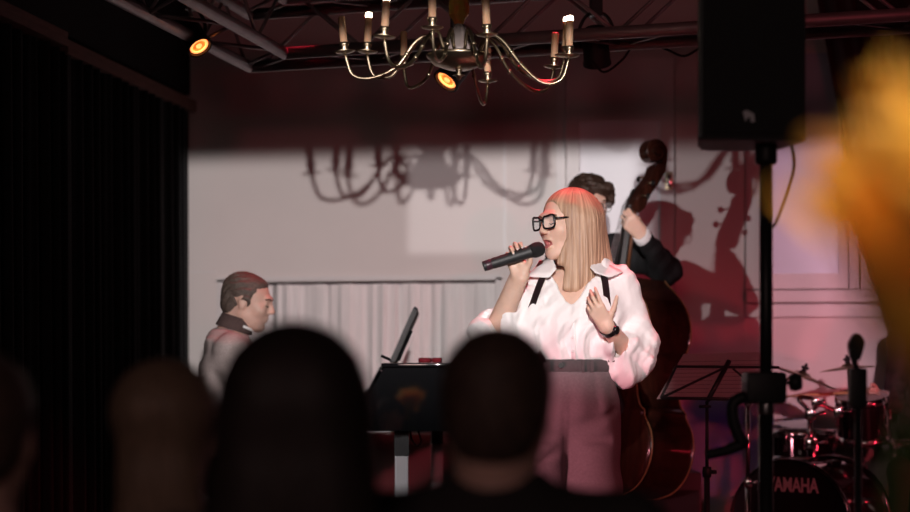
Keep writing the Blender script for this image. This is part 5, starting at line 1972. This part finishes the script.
# ------------------------------------------------------------------ empty microphone stand in front of the drums
mf = Fig(858, 4.5, 0.0)
F = mf
mk = mf.root('microphone_stand', 'black microphone stand with empty clip in front of the drums', 'stand')
rod('tube', [(0, 0, 0.02), (0, 0, F(858, 392)[2])], 0.0095, mk, M_blkmet, 12)
bm = bmesh.new()
bx(bm, F(849, 400)[0], F(866, 400)[0], -0.02, 0.02, F(858, 408)[2], F(858, 368)[2], 0.008)
obj('clutch_grip', bm, M_blkplas, mk, 'auto')
rod('neck', [F(857, 370), F(853, 358)], 0.008, mk, M_blkmet)
bm = bmesh.new()
prism(bm, [tuple(F(x, y)[[0, 2]]) for x, y in ((850, 360), (848, 343), (853, 334), (857, 333), (864, 341), (862, 352), (858, 362))], -0.016, 0.016, 'y')
bmesh.ops.bevel(bm, geom=bm.edges[:], offset=0.004, segments=2, affect='EDGES')
obj('clip', bm, M_blkplas, mk, 'auto')
bm = bmesh.new()
lathe(bm, [(0.0, 0.03), (0.02, 0.03), (0.10, 0.022), (0.125, 0.012), (0.125, 0.0), (0.0, 0.0)], 28)
obj('round_base', bm, M_blkmet, mk, 'auto')

# ------------------------------------------------------------------ audience in the foreground, backs to the camera
M_dark = mat('black_jersey', (0.022, 0.018, 0.018), 0.9, noise=0.15, nscale=40)
M_hair1 = mat('black_brown_hair', (0.028, 0.019, 0.017), 0.5, noise=0.5, nscale=30, stretch=(6, 6, 0.5), bump=0.4)
M_hair2 = mat('short_brown_hair', (0.075, 0.045, 0.034), 0.55, noise=0.5, nscale=60, bump=0.5, bscale=120)
M_hair3 = mat('fair_hair', (0.24, 0.16, 0.11), 0.5, noise=0.4, nscale=30, stretch=(6, 6, 0.5), bump=0.4)
M_chair = mat('dark_chair_wood', (0.03, 0.018, 0.014), 0.5, noise=0.2)


def chair(x, y, rz, label):
    t = thing('chair', label, 'chair', (x, y, 0), (0, 0, rz), 'audience chairs')
    bm = bmesh.new()
    bx(bm, -0.21, 0.21, -0.20, 0.22, 0.43, 0.46, 0.008)
    obj('seat', bm, M_chair, t)
    for px_, py_ in ((-0.19, 0.19), (0.19, 0.19), (-0.19, -0.19), (0.19, -0.19)):
        top_ = 0.44 if py_ > 0 else 0.84
        bm = bmesh.new()
        tube(bm, [(px_, py_, 0), (px_, py_ - (0.06 if py_ < 0 else 0) * 0.0, 0.43), (px_, py_ - (0.07 if py_ < 0 else 0), top_)], 0.014, 8)
        obj('leg', bm, M_chair, t, True)
    for z in (0.60, 0.70, 0.80):
        bm = bmesh.new()
        bx(bm, -0.19, 0.19, -0.25 - (z - 0.6) * 0.12, -0.235 - (z - 0.6) * 0.12, z - 0.03, z + 0.03, 0.005)
        obj('back_slat', bm, M_chair, t)


def sitter(px, top, D, label, hair, hm, cloth, sc=1.0, lean=0.0, shw=0.19, sho=0.33, yaw=180.0, clabel=''):
    f = Fig(px, D, 0.0)
    zt = HC + (HY - top) / FPX * D
    hz = zt - 0.125 * sc
    t = f.root('person', label, 'person', 'audience members seen from behind')
    h = headframe((0, 0, hz), R(yaw), R(-4), R(lean), sc)
    zs = zt - sho
    tor = [ell((0, -0.01, zs - 0.20), (shw * 0.92, 0.12, 0.26), 0.06), ell((0, -0.02, 0.58), (0.18, 0.14, 0.17), 0.06),
           cone((-shw + 0.03, 0, zs - 0.02), (shw - 0.03, 0, zs - 0.02), 0.062, 0.062, 0.06), cone((0, -0.005, zs), (0, 0, zs + 0.08), 0.075, 0.058, 0.05)]
    arm = []
    for q in (-1, 1):
        arm += [cone((q * (shw - 0.01), 0, zs - 0.03), (q * (shw + 0.05), 0.04, zs - 0.33), 0.056, 0.046, 0.04), cone((q * (shw + 0.05), 0.04, zs - 0.33), (q * 0.10, 0.28, 0.64), 0.044, 0.032, 0.03)]
    leg = []
    for q in (-1, 1):
        leg += [cone((q * 0.09, 0.0, 0.54), (q * 0.12, 0.42, 0.52), 0.082, 0.062, 0.04), cone((q * 0.12, 0.42, 0.52), (q * 0.12, 0.40, 0.09), 0.06, 0.04, 0.03), cone((q * 0.12, 0.38, 0.04), (q * 0.12, 0.54, 0.035), 0.04, 0.034, 0.02)]
    body = offset(tor, -0.012) + offset(arm, -0.010) + offset(leg, -0.008) + [cone((0, 0.0, zs + 0.0), h(-0.03, 0, -0.06), 0.056, 0.054, 0.03)] + head_prims(h)
    for q in (-1, 1):
        body += hand_prims((q * 0.10, 0.28, 0.645), (-q * 0.6, 0.6, -0.1), (q * 0.5, 0.8, 0.2), q > 0, [(15, 20, 15)] * 4, sc=0.95)
    b_ = sobj('body', body, 0.009, M_skin2, t, (-0.36, -0.22, 0.0), (0.36, 0.66, zt + 0.03), pad=0.02)
    sobj('hair', hair(h), 0.007, hm, b_, (-0.22, -0.24, zs - 0.30), (0.22, 0.22, zt + 0.06))
    sobj('clothing', tor + arm + leg[:2] + leg[3:5] + [half((0, 0, zs + 0.075), (0, 0, 1), 0.006)], 0.011, cloth, t, (-0.36, -0.22, 0.04), (0.36, 0.62, zs + 0.1))
    p = w3(f.L, f.D + 0.0, 0)
    chair(p.x, p.y, YAW, clabel)
    return t


def long_hair(h):
    e = lambda c, r, k=0.03, op='u': ell(h(*c), h.r(*r), k, op, h.M)
    return [e((-0.025, 0, 0.035), (0.112, 0.100, 0.098)), e((-0.03, 0, -0.05), (0.095, 0.108, 0.12), 0.04), e((-0.04, 0, -0.17), (0.075, 0.118, 0.14), 0.05),
            e((-0.05, 0, -0.29), (0.06, 0.125, 0.10), 0.05), e((0.10, 0, -0.05), (0.07, 0.07, 0.10), 0.01, 's')]


def short_hair(h):
    e = lambda c, r, k=0.02, op='u': ell(h(*c), h.r(*r), k, op, h.M)
    return [e((-0.024, 0, 0.040), (0.104, 0.086, 0.090)), e((-0.06, 0, -0.015), (0.052, 0.072, 0.07), 0.03), e((0.09, 0, -0.03), (0.072, 0.09, 0.085), 0.01, 's')]


def bun_hair(h):
    e = lambda c, r, k=0.02, op='u': ell(h(*c), h.r(*r), k, op, h.M)
    return [e((-0.024, 0, 0.036), (0.106, 0.090, 0.090)), e((-0.085, 0.0, 0.045), (0.045, 0.05, 0.045), 0.012), e((-0.045, 0, -0.06), (0.062, 0.074, 0.09), 0.03),
            e((-0.045, 0, -0.20), (0.05, 0.085, 0.14), 0.04), e((-0.04, 0.02, -0.32), (0.045, 0.10, 0.09), 0.04), e((0.09, 0, -0.03), (0.07, 0.09, 0.09), 0.01, 's')]


sitter(296, 328, 2.35, 'woman with long dark hair seated in the front centre foreground', long_hair, M_hair1, M_dark, 1.02, shw=0.19, sho=0.30, clabel='dark wooden chair under the long-haired woman')
sitter(497, 331, 2.6, 'man with short brown hair seated before the singer, shoulders in black', short_hair, M_hair2, M_dark, 1.0, 3, 0.22, 0.285, 172, 'dark wooden chair under the short-haired man')
sitter(167, 360, 2.9, 'fair-haired person with a bun seated at left in the foreground', bun_hair, M_hair3, M_dark, 1.0, 0, 0.18, 0.32, 176, 'dark wooden chair under the fair-haired person')
sitter(-22, 352, 2.5, 'dark-haired person cut off by the left edge', short_hair, M_hair2, M_dark, 1.0, 0, 0.20, 0.32, 180, 'dark wooden chair at the left edge')

# ------------------------------------------------------------------ yellow tulips on a table right beside the camera
ff = Fig(985, 1.05, 0.0)
tb = thing('side_table', 'small round dark table beside the camera', 'table', tuple(w3(ff.L, ff.D, 0)))
bm = bmesh.new()
lathe(bm, [(0.0, 0.72), (0.225, 0.72), (0.235, 0.73), (0.235, 0.745), (0.225, 0.75), (0.0, 0.75)], 40)
obj('table_top', bm, M_chair, tb, 'auto')
bm = bmesh.new()
lathe(bm, [(0.0, 0.0), (0.16, 0.0), (0.16, 0.015), (0.03, 0.03), (0.022, 0.06), (0.022, 0.70), (0.05, 0.72)], 24)
obj('pedestal', bm, M_chair, tb, True)
vs_ = thing('vase', 'clear glass vase of yellow tulips beside the camera', 'vase', tuple(w3(ff.L, ff.D, 0.75)))
bm = bmesh.new()
lathe(bm, [(0.0, 0.003), (0.045, 0.003), (0.05, 0.05), (0.042, 0.14), (0.040, 0.20), (0.046, 0.23), (0.043, 0.23), (0.037, 0.20), (0.039, 0.14), (0.046, 0.05), (0.0, 0.012)], 28)
obj('glass', bm, mat('vase_glass', (0.85, 0.9, 0.88), 0.03, trans=0.9), vs_, True)
M_pet = mat('yellow_petal', (0.78, 0.40, 0.05), 0.55, noise=0.15, nscale=20, sss=0.1)
M_stem = mat('green_stem', (0.10, 0.20, 0.05), 0.6, noise=0.2)


def tulip(px, py, D, s, tilt, label):
    c = cp(px, py, D)
    base = w3(ff.L, ff.D, 0.77) + Vector((random.uniform(-.02, .02), random.uniform(-.02, .02), 0))
    t = thing('tulip', label, 'flower', tuple(base), (0, 0, 0), 'yellow tulips in the vase')
    q = c - base
    d = Vector(tilt).normalized()
    neck = q - d * 0.055 * s
    bm = bmesh.new()
    tube(bm, bezier((0, 0, 0), (0, 0, 0.22), neck - d * 0.12, neck, 12), 0.0038, 8)
    obj('stem', bm, M_stem, t, True)
    M = align(neck, d)
    for k in range(6):
        a = 2 * PI * k / 6
        inner = k % 2
        def fn(u_, v_):
            w_ = math.sin(PI * min(1, v_ * 0.93 + 0.05)) ** 0.7 * 0.034 * s
            rr = (0.008 + 0.040 * math.sin(min(1.0, v_ * 1.05) * PI * 0.62)) * s * (0.9 if inner else 1.0)
            ang = a + (u_ - 0.5) * 2 * w_ / max(rr, 0.01) * 0.9
            return M @ Vector((rr * math.cos(ang), rr * math.sin(ang), v_ * 0.095 * s + 0.006 * math.cos((u_ - .5) * 4) * v_))
        obj('petal', sheet(fn, 6, 9, 0.0012), M_pet, t, True)
    a = random.uniform(0, 6.28)
    def lf(u_, v_):
        w_ = 0.022 * math.sin(PI * (0.08 + 0.9 * v_))
        o = Vector((math.cos(a), math.sin(a), 0))
        return Vector((0, 0, 0.02)) + o * (0.01 + 0.07 * v_ * v_) + Vector((0, 0, 0.24 * v_)) + Vector((-o.y, o.x, 0)) * (u_ - .5) * 2 * w_ + o * abs(u_ - .5) * 0.01
    obj('leaf', sheet(lf, 4, 8, 0.001), M_stem, t, True)


tulip(894, 180, 1.03, 1.08, (-0.75, -0.2, 0.6), 'yellow tulip leaning furthest left across the picture')
tulip(978, 138, 1.06, 1.3, (-0.2, 0.0, 1), 'uppermost yellow tulip at the right edge')
tulip(945, 235, 1.0, 1.25, (-0.3, -0.3, 0.9), 'yellow tulip at the right edge directly below the uppermost one')
tulip(1015, 160, 1.08, 1.3, (0.2, 0.1, 1), 'yellow tulip at the back of the bunch, just off the edge')
tulip(960, 305, 1.02, 1.2, (-0.25, -0.3, 0.9), 'lowest yellow tulip of the bunch at the right edge')
tulip(1010, 240, 1.0, 1.25, (0.5, -0.1, 0.8), 'yellow tulip leaning away to the right of the bunch')
